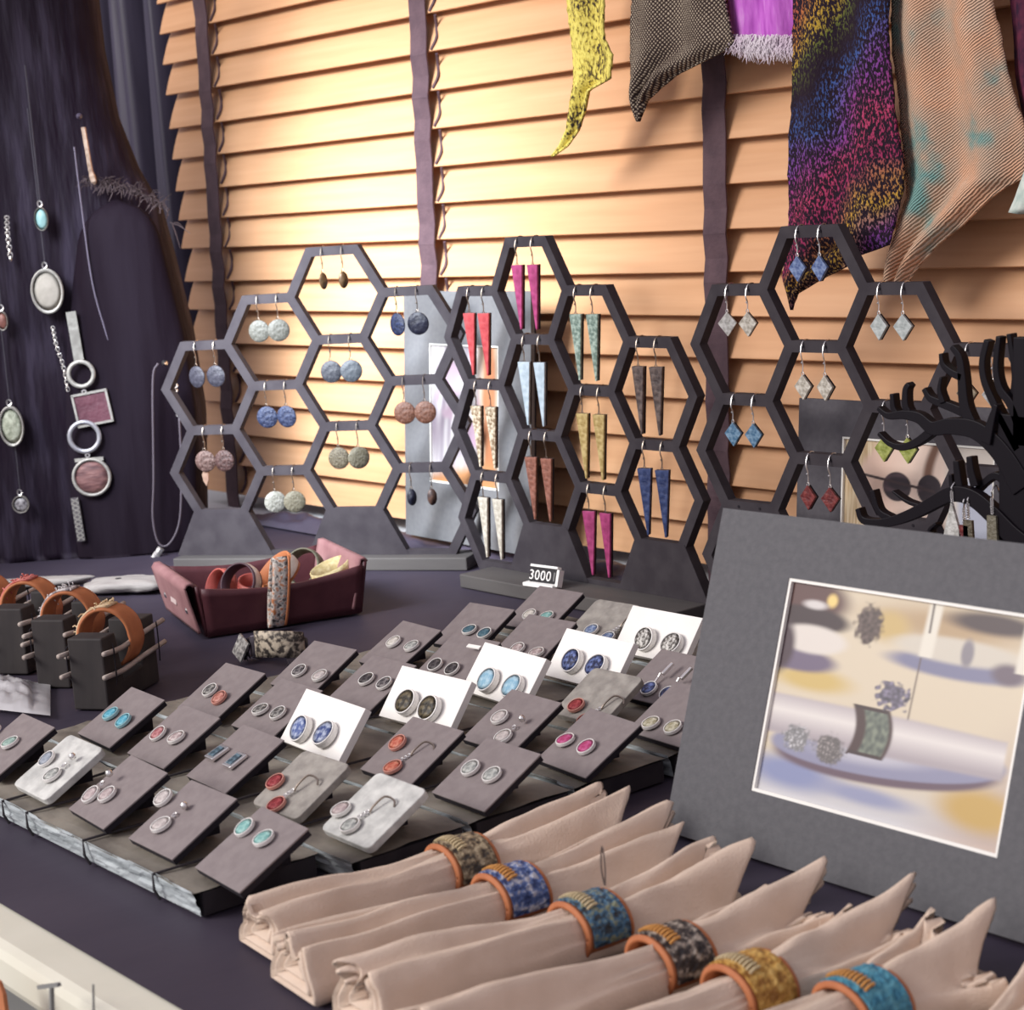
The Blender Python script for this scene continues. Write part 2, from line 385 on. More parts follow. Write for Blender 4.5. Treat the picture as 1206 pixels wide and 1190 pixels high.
chain_mb([pm @ P3(211, 490), pm @ P3(206, 470), pm @ P3(206, 450)], .002).build('clasp_chain', SILVER, p)
MB().lathe([(0, -.003), (.003, 0), (0, .003)], 10, T(pm @ P3(194, 428))).build('bead', SILVER, p, smooth=True)
A, B = pm @ P3(190, 646), pm @ P3(172, 672)
MB().tube([A, B], .0038, 6).build('bar_drop', mat('lattice_silver', (.10, .09, .1), .4, (.45, .43, .42), 420, .4, 420, metal=.4), p)

# ------------------------------------------------------------------ hexagon stands
H = .08; A_ = H / math.sqrt(3)
BW, BD = .0084, .0085
def hexv(col, row):
    u = (col - 2.5) * 1.5 * A_; z = row * H
    return [(u - A_ / 2, z + H / 2), (u + A_ / 2, z + H / 2), (u + A_, z), (u + A_ / 2, z - H / 2), (u - A_ / 2, z - H / 2), (u - A_, z)]
def stand(label, loc, yaw, cells, bases, plank):
    root = thing('hexagon_earring_stand', label, 'earring stand', T(loc) @ R(yaw, 'Z'), 'black hexagon earring stands')
    key = lambda p: (round(p[0], 4), round(p[1], 4))
    edges = {}; V = {}
    for c, r in cells:
        h = hexv(c, r)
        for i in range(6):
            a, b = key(h[i]), key(h[(i + 1) % 6])
            if max(a[1], b[1]) > .001 or True: edges[frozenset((a, b))] = (a, b)
    nb = {}
    for a, b in edges.values(): nb.setdefault(a, []).append(b); nb.setdefault(b, []).append(a)
    X = Matrix(((1, 0, 0, 0), (0, 0, -1, BD / 2), (0, 1, 0, 0), (0, 0, 0, 1)))     # local xy -> x,z ; depth -> y
    mb = MB(); w2 = BW / 2
    for a, b in edges.values():
        A, B = Vector(a), Vector(b); d = (B - A).normalized(); n = Vector((-d.y, d.x)); k = w2 / math.tan(math.radians(60))
        mb.prism([tuple(p) for p in (A, A + d * k - n * w2, B - d * k - n * w2, B, B - d * k + n * w2, A + d * k + n * w2)], 0, BD, X)
    for a, q in nb.items():
        if len(q) == 2:
            A = Vector(a); d1 = (Vector(q[0]) - A).normalized(); d2 = (Vector(q[1]) - A).normalized()
            o = -(d1 + d2).normalized(); k = w2 / math.tan(math.radians(60))
            def sh(d):
                n = Vector((-d.y, d.x)); n = n if n.dot(o) > 0 else -n
                return A + d * k + n * w2
            p1, p2 = sh(d1), sh(d2); tip = A + o * (w2 / math.sin(math.radians(60)))
            poly = [A, p1, tip, p2]
            ar = sum(poly[i].x * poly[(i + 1) % 4].y - poly[(i + 1) % 4].x * poly[i].y for i in range(4))
            if ar < 0: poly.reverse()
            mb.prism([tuple(p) for p in poly], 0, BD, X)
    mb.build('lattice', BLACKW, root)
    for c in bases:
        u = (c - 2.5) * 1.5 * A_
        e = BW * .58; MB().prism([(u - A_ - e, 0), (u + A_ + e, 0), (u + A_ / 2 + e, H / 2 + BW / 2 - .0002), (u - A_ / 2 - e, H / 2 + BW / 2 - .0002)], -.0004, BD + .0004, X).build('base_panel', BLACKW, root)
    holes = MB()
    for c, r in cells:
        u = (c - 2.5) * 1.5 * A_; z = r * H + H / 2
        for s in (-.13, .13): holes.prism(circ(.0011, 8), 0, .0006, T((u + s * H, -BD / 2 + .0002, z)) @ R(math.pi / 2, 'X'))
    holes.build('peg_holes', CARDBACK, root)
    x0, x1, y0, y1 = plank
    MB().box(((x0 + x1) / 2, (y0 + y1) / 2, -.006), (x1 - x0, y1 - y0, .0118)).build('base_plank', PLANKM, root, bevel=.001)
    return root
LC = [(1, 1), (1, 2), (2, .5), (2, 1.5), (2, 2.5), (3, 1), (3, 2), (3, 3), (4, .5), (4, 1.5), (4, 2.5)]
MC = [(1, .5), (1, 1.5), (1, 2.5), (2, 1), (2, 2), (2, 3), (3, .5), (3, 1.5), (3, 2.5), (4, 1), (4, 2)]
STANDS = {'left': ((-1.4725, .9432, .012), .549), 'middle': ((-1.1723, .9959, .012), .003), 'right': ((-.863, .9966, .012), .027)}
stand('black hexagon stand with disc earrings, left of three beside the dark slab', *STANDS['left'], LC, (1, 3), (-.152, .148, -.020, .018))
stand('black hexagon stand with long spike earrings, middle of the three', *STANDS['middle'], MC, (2, 4), (-.112, .152, -.040, .018))
stand('black hexagon stand with diamond earrings, right behind the framed table photo', *STANDS['right'], MC, (2, 4), (-.13, .160, -.04, .018))

CACHE = {}
def cached(key, fn, name, m, parent, **k):
    kk = (key, m.name)
    if kk in CACHE: return link(name, CACHE[kk], parent, bevel=k.get('bevel', 0))
    o = fn().build(name, m, parent, **k); CACHE[kk] = o.data; return o
def hook_mb(L):
    P = [(.0, .010, -.004), (0, .0085, .0025), (0, .005, .0048), (0, .000, .0028), (0, -.0022, -.004), (.0006, -.0012, -L * .62), (0, -.001, -L)]
    mb = MB().tube(bez(P, 4), .00048, 5)
    mb.lathe([(0, -.0011), (.0011, 0), (0, .0011)], 6, T((0, -.0012, -L * .62)))
    mb.tube([(.0012 * math.cos(k * .9), -.001, -L - .001 + .0014 * math.sin(k * .9)) for k in range(7)], .0004, 4, closed=True)
    return mb
XZ = Matrix(((1, 0, 0, 0), (0, 0, -1, 0), (0, 1, 0, 0), (0, 0, 0, 1)))
def disc_mb(r): return MB().lathe([(r * .96, -.0007), (r, -.0004), (r, .0004), (r * .96, .0008), (r * .5, .0014), (0, .0016)], 26, XZ)
def spike_mb(w_, h): return MB().prism([(-w_ / 2, 0), (-w_ * .06, -h), (w_ * .06, -h), (w_ / 2, 0)], -.0011, .0011, XZ)
def diam_mb(w_, h): return MB().prism([(0, 0), (-w_ / 2, -h * .46), (0, -h), (w_ / 2, -h * .46)], -.0012, .0012, XZ)

def tex(name, a, b, sc=260, bump=.6, rough=.5, metal=0.): return mat(name, a, rough, b, sc, bump, sc, metal=metal, lo=.38, hi=.62, detail=3)
E_ = {
 'brass': tex('brass_disc', (0.065, 0.035, 0.014), (0.106, 0.061, 0.029), 180, .3, .4, .3),
 'sage': tex('sage_grey_disc', (0.082, 0.080, 0.067), (0.126, 0.122, 0.106), 400), 'navy': tex('navy_disc', (0.005, 0.007, 0.020), (0.016, 0.024, 0.065), 440),
 'ink': tex('ink_disc', (0.005, 0.005, 0.013), (0.008, 0.009, 0.022), 240), 'slateb': tex('slate_blue_disc', (0.031, 0.033, 0.043), (0.053, 0.055, 0.065), 300),
 'dusk': tex('dusk_grey_disc', (0.053, 0.061, 0.073), (0.078, 0.086, 0.098), 300), 'blue': tex('scaly_blue_disc', (0.010, 0.014, 0.041), (0.037, 0.049, 0.098), 380, .9),
 'copper': tex('copper_disc', (0.082, 0.031, 0.018), (0.135, 0.057, 0.035), 400), 'rust': tex('russet_scale_disc', (0.057, 0.027, 0.022), (0.147, 0.090, 0.078), 380, .9),
 'brown': tex('brown_scale_disc', (0.033, 0.014, 0.013), (0.082, 0.041, 0.037), 380, .9), 'gold': tex('bronze_script_disc', (0.061, 0.047, 0.027), (0.131, 0.110, 0.073), 600),
 'straw': tex('straw_disc', (0.135, 0.118, 0.078), (0.188, 0.171, 0.126), 520), 'foil': tex('silver_foil_disc', (0.228, 0.222, 0.186), (0.396, 0.384, 0.342), 480),
 'choc': tex('chocolate_drop', (0.030, 0.017, 0.017), (0.085, 0.043, 0.030), 160, .3), 'slate': tex('slate_lilac_disc', (0.022, 0.021, 0.031), (0.041, 0.039, 0.053), 300),
 'red': tex('red_spike', (0.340, 0.030, 0.038), (0.442, 0.060, 0.064), 180, .3), 'speck': tex('cream_brown_speckle', (0.187, 0.119, 0.064), (0.578, 0.493, 0.365), 330),
 'cream': tex('cream_spike', (0.383, 0.340, 0.272), (0.561, 0.518, 0.442), 260), 'magenta': tex('magenta_spike', (0.255, 0.025, 0.102), (0.391, 0.051, 0.170), 180, .3),
 'ice': tex('ice_blue_spike', (0.323, 0.391, 0.442), (0.442, 0.510, 0.561), 200, .3), 'rustsp': tex('rust_spike', (0.170, 0.060, 0.038), (0.281, 0.111, 0.076), 260),
 'verdi': tex('verdigris_spike', (0.119, 0.178, 0.145), (0.357, 0.442, 0.374), 300), 'ochre': tex('ochre_spike', (0.340, 0.230, 0.072), (0.527, 0.399, 0.170), 260),
 'umber': tex('umber_spike', (0.055, 0.038, 0.036), (0.145, 0.106, 0.093), 220), 'royal': tex('deep_blue_spike', (0.017, 0.030, 0.102), (0.047, 0.072, 0.187), 220),
 'pearl': tex('pearl_diamond', (0.374, 0.365, 0.340), (0.595, 0.586, 0.561), 300), 'sky': tex('denim_diamond', (0.051, 0.136, 0.238), (0.187, 0.306, 0.425), 300),
 'ivory': tex('ivory_diamond', (0.357, 0.323, 0.264), (0.629, 0.595, 0.518), 320), 'corn': tex('cornflower_diamond', (0.060, 0.098, 0.238), (0.187, 0.255, 0.425), 300),
 'garnet': tex('garnet_diamond', (0.111, 0.015, 0.017), (0.230, 0.043, 0.038), 260), 'mist': tex('mist_diamond', (0.340, 0.374, 0.365), (0.493, 0.527, 0.510), 260),
 'lime': tex('lime_diamond', (0.221, 0.255, 0.043), (0.391, 0.425, 0.119), 240), 'bronzed': tex('bronze_square', (0.093, 0.068, 0.043), (0.357, 0.297, 0.204), 260),
}
ORD = {1: 'first', 2: 'second', 3: 'third', 4: 'fourth'}
def hang(st, col, row, rows, kind, items, L=.017):
    loc, yaw = STANDS[st]; M0 = T(loc) @ R(yaw, 'Z')
    rs = sorted(rows, reverse=True); i = rs.index(row)
    pos = ['top', 'middle', 'bottom'][i] if len(rs) == 3 else ['upper', 'lower'][i]
    for side, (mk, word, tw, ky) in zip((-1, 1), items):
        u = (col - 2.5) * 1.5 * A_ + side * .125 * H; z = row * H + H / 2
        nm = {'disc': 'disc_earring', 'small': 'oval_drop_earring', 'spike': 'spike_earring', 'diamond': 'diamond_earring'}[kind]
        kn = {'disc': 'disc', 'small': 'oval drop', 'spike': 'spike', 'diamond': 'diamond'}[kind]
        root = thing(nm, f"{'left' if side < 0 else 'right'} {word} {kn} earring, {pos} cell of {ORD[col]} column, {st} hexagon stand", 'earring',
                     M0 @ T((u, -.0052, z)), f'earrings on the {st} hexagon stand')
        hk = cached(('hook', L), lambda: hook_mb(L), 'ear_hook', WIRE if kind != 'diamond' else SILVER, root)
        m = E_[mk]
        if kind == 'disc': o = cached('disc', lambda: disc_mb(.0102), 'disc', m, root, smooth=True); o.location = (0, -.001, -L - .012)
        elif kind == 'small': o = cached('small', lambda: MB().lathe([(.0055, -.0006), (.0057, 0), (.0055, .0008), (0, .0014)], 20, XZ, .8, 1.35), 'drop', m, root, smooth=True); o.location = (0, -.001, -L - .0095)
        elif kind == 'spike': o = cached('spike', lambda: spike_mb(.0118, .053), 'spike', m, root, bevel=.0003); o.location = (0, -.001, -L - .0015); b_ = cached('spikeback', lambda: MB().prism([(-.0058, 0), (-.0006, -.0528), (.0006, -.0528), (.0058, 0)], -.0034, -.0010, XZ), 'leather_back', CARDBACK, root); b_.location = o.location
        else: o = cached('diamond', lambda: diam_mb(.0142, .0180), 'diamond', m, root, bevel=.0003); o.location = (0, -.001, -L - .0015); b_ = cached('diamback', lambda: MB().prism([(0, -.0002), (-.007, -.0083), (0, -.0178), (.007, -.0083)], -.0030, -.0011, XZ), 'leather_back', CARDBACK, root); b_.location = o.location
        if kind in ('spike', 'diamond'): b_.rotation_euler = (0, 0, tw)
        o.rotation_euler = (random.uniform(-.04, .04) if kind in ('disc', 'small') else 0, ky if kind in ('disc', 'small') else 0, tw)
        continue
        o.rotation_euler = (random.uniform(-.04, .04), ky if kind != 'spike' else random.uniform(-.02, .03), tw)
LR = {1: [1, 2], 2: [.5, 1.5, 2.5], 3: [1, 2, 3], 4: [.5, 1.5, 2.5]}
MR = {1: [.5, 1.5, 2.5], 2: [1, 2, 3], 3: [.5, 1.5, 2.5], 4: [1, 2]}
def hl(c, r, kind, *it, **k): hang('left', c, r, LR[c], kind, it, **k)
def hm(c, r, *it, **k): hang('middle', c, r, MR[c], 'spike', it, **k)
def hr(c, r, *it, **k): hang('right', c, r, MR[c], 'diamond', it, **k)
hl(3, 3, 'small', ('brass', 'narrow brass', 1.15, 0), ('brass', 'brass', .75, 0))
hl(2, 2.5, 'disc', ('sage', 'sage grey', .1, 0), ('sage', 'sage grey', .35, 0))
hl(4, 2.5, 'disc', ('navy', 'scaly navy', -.5, 0), ('ink', 'plain ink blue', 0, 0))
hl(1, 2, 'disc', ('slate', 'slate lilac', -.3, 0), ('slate', 'slate lilac', -.1, 0))
hl(3, 2, 'disc', ('slateb', 'dark slate blue', .1, 0), ('dusk', 'dusk grey', .2, 0))
hl(2, 1.5, 'disc', ('blue', 'hammered blue', .1, 0), ('blue', 'hammered blue', -.1, 0))
hl(4, 1.5, 'disc', ('copper', 'creased copper', .1, 0), ('copper', 'smoother copper', .1, 0))
hl(1, 1, 'disc', ('rust', 'pale russet scaly', .1, 0), ('brown', 'dark brown scaly', 0, 0))
hl(3, 1, 'disc', ('gold', 'bronze', .1, 0), ('straw', 'straw coloured', .7, 0))
hl(2, .5, 'disc', ('foil', 'silver foil', .6, 0), ('straw', 'cracked straw', .4, 0))
hl(4, .5, 'small', ('ink', 'near black', .5, 0), ('choc', 'chocolate', .5, 0))
tw = .25
hm(2, 3, ('magenta', 'wine magenta', .15, 0), ('magenta', 'wine magenta', .1, 0))
hm(1, 2.5, ('red', 'red', .3, 0), ('red', 'red', .3, 0))
hm(1, 1.5, ('speck', 'brown flecked', .2, 0), ('speck', 'brown flecked', .2, 0))
hm(1, .5, ('cream', 'cream', .1, 0), ('cream', 'cream', .1, 0))
hm(2, 2, ('ice', 'ice blue', .3, 0), ('ice', 'ice blue', .2, 0))
hm(2, 1, ('rustsp', 'rust brown', .3, 0), ('rustsp', 'rust brown', .2, 0))
hm(3, 2.5, ('verdi', 'verdigris speckled', .2, 0), ('verdi', 'verdigris speckled', .2, 0))
hm(3, 1.5, ('ochre', 'ochre', .2, 0), ('ochre', 'ochre', .2, 0))
hm(3, .5, ('magenta', 'bright magenta', .3, 0), ('magenta', 'bright magenta', .1, 0))
hm(4, 2, ('umber', 'umber brown', .1, 0), ('umber', 'umber brown', .3, 0))
hm(4, 1, ('royal', 'deep blue', .4, 0), ('royal', 'deep blue', .4, 0))
hr(2, 3, ('corn', 'cornflower', .1, 0), ('corn', 'cornflower', .0, 0), L=0.015)
hr(1, 2.5, ('pearl', 'pearl white', .5, 0), ('ivory', 'ivory', .3, 0), L=0.014)
hr(3, 2.5, ('mist', 'misty grey', .0, 0), ('mist', 'misty grey', .15, 0), L=0.015)
hr(2, 2, ('ivory', 'crackled ivory', .1, 0), ('ivory', 'crackled ivory', .0, 0), L=0.018)
hr(1, 1.5, ('sky', 'denim blue', .2, 0), ('sky', 'pale veined denim', .2, 0), L=0.015)
hr(2, 1, ('garnet', 'garnet red', .0, 0), ('garnet', 'garnet red', .2, 0), L=0.017)
hr(3, 1.5, ('lime', 'lime green', .1, 0), ('lime', 'lime green', .1, 0), L=0.018)
hr(4, 2, ('bronzed', 'bronze framed', .2, 0), ('pearl', 'pearl grey', .6, 0), L=0.018)
# leaf drop beside the brown discs
M0 = T(STANDS['left'][0]) @ R(.549, 'Z')
lf = thing('leaf_earring', 'thin copper leaf earring dangling under the left russet disc', 'earring', M0 @ T((-1.5 * 1.5 * A_ - .0125, -.0042, 1.5 * H - .034)))
MB().tube([(0, 0, .018), (-.0005, 0, .008), (0, 0, 0)], .0005, 5).build('wire', WIRE, lf)
MB().prism([(0, 0), (-.0035, -.008), (-.0028, -.014), (0, -.019), (.0028, -.013), (.003, -.007)], -.0006, .0006, XZ).build('leaf', mat('copper_leaf', (.33, .2, .15), .4, (.45, .3, .22), 200, metal=.5), lf)

# ------------------------------------------------------------------ slate display with earring cards
KS = 1.024; ST = .0145
COLX = [-1.043, -.977, -.907, -.836, -.770]
ROWY = [.415, .488, .560, .631, .700, .766, .830]
ROWN = ['front', 'second', 'third', 'fourth', 'fifth', 'sixth', 'back']
for i, y in enumerate(ROWY):
    y *= KS; y0 = y - .017; y1 = (ROWY[i + 1] * KS - .017) if i < 6 else y + .05
    sl = thing('slate_strip', f'long grey slate strip carrying the {ROWN[i]} row of earring cards', 'slate', (-.937 if i else -.950, (y0 + y1) / 2, 0), 'slate strips under the earring cards')
    hw, hd = (.1785 if i else .1655), (y1 - y0) / 2 - .0008
    def top(u, v, i=i): return ((u * 2 - 1) * hw, (v * 2 - 1) * hd, ST - .0008 + .0010 * nz(u * 9 + i * 5, v * 3, i) + (.0008 if nz(u * 4 + i, v * 2.5, i + 9) > .1 else 0))
    mb = MB().grid(46, 8, top)
    mb.build('slate_top', SLATE, sl)
    def front(u, v, i=i):
        x = (u * 2 - 1) * hw; t = top(u, 0)
        led = math.floor(v * 5 + 1.2 * nz(u * 7, i, 3)) / 5
        return (x, -hd + .004 * (1 - v) + (0 if v > .99 or v < .01 else .0016 * nz(u * 16, led * 9, i) + .0005 * nz(u * 60, v * 30, 2)), t[2] * v + .0012)
    MB().grid(110, 9, front).build('riven_edge', RIVEN, sl)
    MB().box((0, .002, .0068), (hw * 2 - .0004, hd * 2 - .008, .0118)).build('slate_core', mat('shaded_slate_side', (.018, .014, .020), .8, (.03, .025, .03), 60), sl)  # near-black slate ends: shade of the unlit side put into the colour
    for x in ((-.975, -.942, -.873, -.803) if i == 0 else (-.94, -.873, -.803)):
        xx = x * KS + (.937 if i else .950) + random.uniform(-.004, .004)
        o = MB().tube([(xx, -hd + .002, .001), (xx + .0005, -hd - .001, .007), (xx + .001, -hd - .0012, .0152), (xx + .004, -hd * .5, .0163), (xx + .006, hd * .2, .0163), (xx + .002, hd, .0163)], .0008, 5).build('cord', mat('twine', (.035, .03, .034), .8), sl)

RIM = mat('polished_rim', (.84, .82, .79), .35, (.74, .72, .69), 300, metal=.15, spec=.6)
def inl(n, a, b, sc=420): return mat('stud_' + n, a, .45, b, sc, .5, sc, lo=.4, hi=.6, detail=2)
I_ = {'jade': inl('jade', (.22, .33, .29), (.33, .45, .40)), 'greyblue': inl('greyblue', (.22, .25, .30), (.33, .36, .41)), 'blush': inl('blush', (.36, .28, .28), (.50, .42, .41)),
 'bone': inl('bone', (.42, .37, .36), (.56, .51, .49)), 'teal': inl('teal', (.16, .36, .34), (.30, .52, .48)), 'turq': inl('turq', (.06, .30, .42), (.16, .45, .55)),
 'rose': inl('rose', (.30, .09, .10), (.52, .24, .24)), 'shell': inl('shell', (.34, .25, .25), (.60, .52, .50)), 'petrol': inl('petrol', (.03, .055, .075), (.12, .19, .24)),
 'crimson': inl('crimson', (.20, .015, .02), (.34, .05, .055)), 'char': inl('char', (.05, .045, .045), (.30, .29, .27)), 'coral': inl('coral', (.36, .12, .09), (.55, .26, .21)),
 'delft': inl('delft', (.07, .11, .30), (.40, .46, .62), 330), 'delft2': inl('delft2', (.04, .065, .20), (.42, .47, .60), 260), 'tang': inl('tang', (.42, .085, .05), (.56, .20, .13)),
 'pewter': inl('pewter', (.24, .25, .24), (.48, .49, .46)), 'black': inl('black', (.03, .026, .03), (.22, .2, .2)), 'ebony': inl('ebony', (.02, .015, .018), (.09, .08, .08)),
 'moss': inl('moss', (.022, .017, .010), (.15, .12, .07), 300), 'cerise': inl('cerise', (.36, .03, .12), (.50, .09, .24)), 'aqua': inl('aqua', (.24, .44, .58), (.42, .60, .70), 260),
 'cobalt': inl('cobalt', (.012, .016, .06), (.14, .19, .42), 330), 'script': inl('script', (.09, .08, .07), (.70, .68, .64), 420), 'sand': inl('sand', (.30, .27, .17), (.55, .52, .40)),
 'sea': inl('sea', (.03, .09, .13), (.09, .17, .21)), 'denim': inl('denim', (.10, .15, .30), (.32, .40, .55)), 'cream': inl('cream', (.5, .47, .42), (.68, .65, .59))}
CORALRIM = mat('coral_rim', (.55, .25, .20), .5); TEALRIM = mat('teal_rim', (.30, .52, .56), .5)
def stud_parts(root, r, ink, rim, hgt, M=Matrix()):
    cc = ('bez', r, hgt)
    b = cached(cc, lambda: MB().lathe([(r * .86, hgt * .75), (r * .885, hgt), (r * .97, hgt), (r, hgt * .8), (r, .0)], 26), 'bezel', rim, root, smooth=False)
    b.matrix_local = M
    g = cached(('inl', r, hgt), lambda: MB().lathe([(r * .885, hgt * .86), (r * .5, hgt * 1.0), (0, hgt * 1.04)], 24), 'inlay', ink, root, smooth=True)
    g.matrix_local = M
def small_hook(root, M, mm, ball=False):
    if ball:
        o = MB().lathe([(0, -.0022), (.0016, -.0015), (.0022, 0), (.0016, .0015), (0, .0022)], 10, T((.0035, .0145, .0035))).build('ball_post', SILVER, root, smooth=True); o.matrix_local = M
        o = MB().tube([(.001 + .0013 * math.cos(k), .0085 + .0016 * math.sin(k), .0015) for k in (0, 1.05, 2.1, 3.14, 4.19, 5.24)], .0005, 4, closed=True).build('link', SILVER, root); o.matrix_local = M
    else:
        o = MB().tube(bez([(.0025, .0115, .001), (.0035, .015, .003), (.0062, .0215, .0045), (.012, .0225, .003), (.014, .020, .001)], 4), .0006, 5).build('ear_hook', WIRE, root); o.matrix_local = M
        mb = MB()
        for q in range(3): mb.tube([(.0008 * q + .0011 * math.cos(k), .0070 + q * .0021 + .0013 * math.sin(k), .0016) for k in (0, 1.05, 2.1, 3.14, 4.19, 5.24)], .00045, 4, closed=True)
        o = mb.build('link', SILVER, root); o.matrix_local = M

def round_rect(w_, h, r, n=4):
    out = []
    for cx, cy, a0 in ((w_ / 2 - r, r, -90), (w_ / 2 - r, h - r, 0), (-w_ / 2 + r, h - r, 90), (-w_ / 2 + r, r, 180)):
        for k in range(n + 1):
            a = math.radians(a0 + 90 * k / n); out.append((cx + r * math.cos(a), cy + r * math.sin(a)))
    return out
def card(row, col, kind, studs, desc, yaw=-2., dx=0., dy=0.):
    """studs: list of (px, py, kind, inlay, rimword)"""
    x, y = COLX[col - 1] + dx, ROWY[row - 1] + dy
    tilt, w_, h, th, m = {'g': (28.5, .0475, .0445, .0042, CARD), 's': (29, .0455, .043, .0045, WSLATE), 'p': (29, .044, .042, .0045, GSLATE), 'w': (52, .0675, .0345, .005, WHITEC)}[kind]
    t = math.radians(tilt)
    zb = ST + .0018 + th * math.cos(t); kk = (.338 - zb) / .315; x *= kk; y *= kk; w_ *= kk; h *= kk
    M = T((x, y, zb)) @ R(math.radians(yaw), 'Z') @ R(t, 'X')
    kn = {'g': 'dark grey', 's': 'whitewashed slate', 'p': 'pale grey slate', 'w': 'bright white'}[kind]
    cn = ORD.get(col, 'fifth')
    root = thing('earring_card', f'{kn} card with {desc}, {ROWN[row - 1]} slate row, {cn} column', 'card', M, 'earring cards on the slates')
    if kind in 'sp': MB().prism(round_rect(w_, h, .004), -th, 0).build('card_face', m, root, bevel=.0006)
    else:
        tf = th if kind == 'w' else .0010
        MB().box((0, h / 2, -tf / 2), (w_, h, tf)).build('card_face', m, root, bevel=.0003)
        if kind == 'g': MB().box((0, h / 2 - .0002, -(th + tf) / 2), (w_ - .0006, h - .0006, th - tf)).build('foam_back', CARDBACK, root)
    hz = h * math.sin(t)
    Mi = M.inverted()
    # foam prop behind the card
    by = h * math.cos(t)
    pr = [(by * .35, .0), (by * .35, hz * .35 - .0025), (by * .97, hz * .97 - .0045), (by * .97, .0)]
    X = Matrix(((0, 0, 1, 0), (1, 0, 0, 0), (0, 1, 0, 0), (0, 0, 0, 1)))
    base = T((x, y, ST + .0022)) @ R(math.radians(yaw), 'Z') @ T((0, th * math.sin(t) + .0008, 0))
    MB().prism(pr, -w_ * .36, -w_ * .02, Mi @ base @ X).build('foam_prop', CARDBACK if kind != 'w' else WHITEC, root)
    n = M.to_3x3() @ Vector((0, 0, 1)); o0 = M.translation
    for q, (px, py, sk, ink, word) in enumerate(studs):
        P = on_plane(px, py, o0 + n * .0012, n); lp = Mi @ P
        big = kind == 'w'
        side = ('left' if q == 0 else 'right') if abs(studs[0][1] - studs[1][1]) < 14 or big else ('upper' if q == 0 else 'lower')
        r = .0086 if big else .0057
        rt = thing('stud_earring' if sk in 'ob' else 'square_stud' if sk == 'q' else 'drop_earring', f'{side} {word} earring on the {kn} card, {ROWN[row - 1]} row, {cn} column', 'earring', M @ T((lp.x, lp.y, .0003)) @ R(random.uniform(-.15, .15), 'X') @ T((0, 0, .0004)), 'earrings on the slate cards')
        if sk == 'q':
            MB().prism([(-.0052, -.006), (.0045, -.006), (.0055, .006), (-.0042, .006)], 0, .0022).build('bezel', SILVER, rt, bevel=.0004)
            MB().prism([(-.0032, -.0042), (.0028, -.0042), (.0035, .0042), (-.0025, .0042)], .0018, .0027).build('inlay', I_[ink], rt, bevel=.0004)
        else:
            rim = {'coral': CORALRIM, 'tang': CORALRIM, 'turq': TEALRIM, 'crimson': CORALRIM}.get(ink, RIM)
            if ink in ('sand', 'script', 'cream'): rim = RIM
            stud_parts(rt, r if sk != 'd' else .0058, I_[ink], rim, (.0042 if big else .0019), T((0, 0, .0004)))
            if sk == 'h': small_hook(rt, Matrix(), None)
            elif sk == 'b2': pass
            if sk == 'd': small_hook(rt, Matrix(), None, True)
            if sk == 'l':
                MB().tube([(.0005, .006, .0012), (.001, .0095, .002), (.0015, .012, .003)], .0007, 5).build('link', SILVER, rt)
                MB().box((.0028, .0165, .0035), (.0022, .010, .0022), R(-.12, 'Z')).build('bar_post', SILVER, rt, bevel=.0004)
card(1, 1, 'g', [(-8, 862, 'o', 'jade', 'pale jade'), (12, 876, 'o', 'jade', 'pale jade')], 'pale jade studs')
card(1, 2, 's', [(56, 895, 'o', 'greyblue', 'grey blue'), (62, 914, 'd', 'pewter', 'pewter')], 'grey blue studs', -1.5)
card(1, 3, 'g', [(108, 937, 'd', 'blush', 'blush'), (127, 937, 'o', 'blush', 'blush')], 'blush earrings', -4)
card(1, 4, 'g', [(193, 941, 'o', 'bone', 'bone'), (190, 973, 'd', 'bone', 'bone')], 'bone coloured earrings', -1)
card(1, 5, 'g', [(289, 976, 'o', 'teal', 'sea green'), (311, 989, 'o', 'teal', 'sea green')], 'sea green studs', -4)
card(2, 1, 'g', [(131, 842, 'o', 'turq', 'turquoise'), (146, 850, 'o', 'turq', 'turquoise')], 'turquoise studs', -3)
card(2, 2, 'g', [(187, 865, 'o', 'rose', 'rose'), (208, 870, 'o', 'shell', 'shell pink')], 'rose and shell studs')
card(2, 3, 'g', [(256, 888, 'q', 'petrol', 'petrol square'), (277, 897, 'q', 'petrol', 'petrol square')], 'petrol square studs', -3)
card(2, 4, 'p', [(325, 922, 'o', 'crimson', 'crimson'), (326, 949, 'h', 'crimson', 'crimson hooked')], 'crimson earrings', 1)
card(2, 5, 's', [(402, 955, 'o', 'blush', 'pink'), (413, 974, 'h', 'pewter', 'pewter hooked')], 'pink and pewter earrings')
card(3, 1, 'g', [(248, 814, 'o', 'char', 'charcoal'), (259, 823, 'o', 'coral', 'coral')], 'charcoal and coral studs', 1)
card(3, 2, 'g', [(307, 837, 'o', 'char', 'charcoal script'), (328, 841, 'o', 'char', 'charcoal script')], 'charcoal script studs', -1)
card(3, 3, 'w', [(357, 860, 'o', 'delft', 'pale delft blue'), (385, 867, 'o', 'delft2', 'dark delft blue')], 'large delft blue studs', -3, -.006, .0)
card(3, 4, 'g', [(469, 876, 'o', 'tang', 'tangerine'), (463, 905, 'h', 'tang', 'tangerine hooked')], 'tangerine earrings', 0)
card(3, 5, 'g', [(555, 906, 'o', 'pewter', 'pewter'), (580, 914, 'o', 'pewter', 'pewter')], 'pewter studs')
card(4, 1, 'g', [(353, 791, 'o', 'black', 'black leaf'), (377, 797, 'o', 'bone', 'bone leaf')], 'black and bone studs', 3)
card(4, 2, 'g', [(432, 801, 'o', 'ebony', 'ebony'), (453, 806, 'o', 'black', 'smoky')], 'ebony studs', 0)
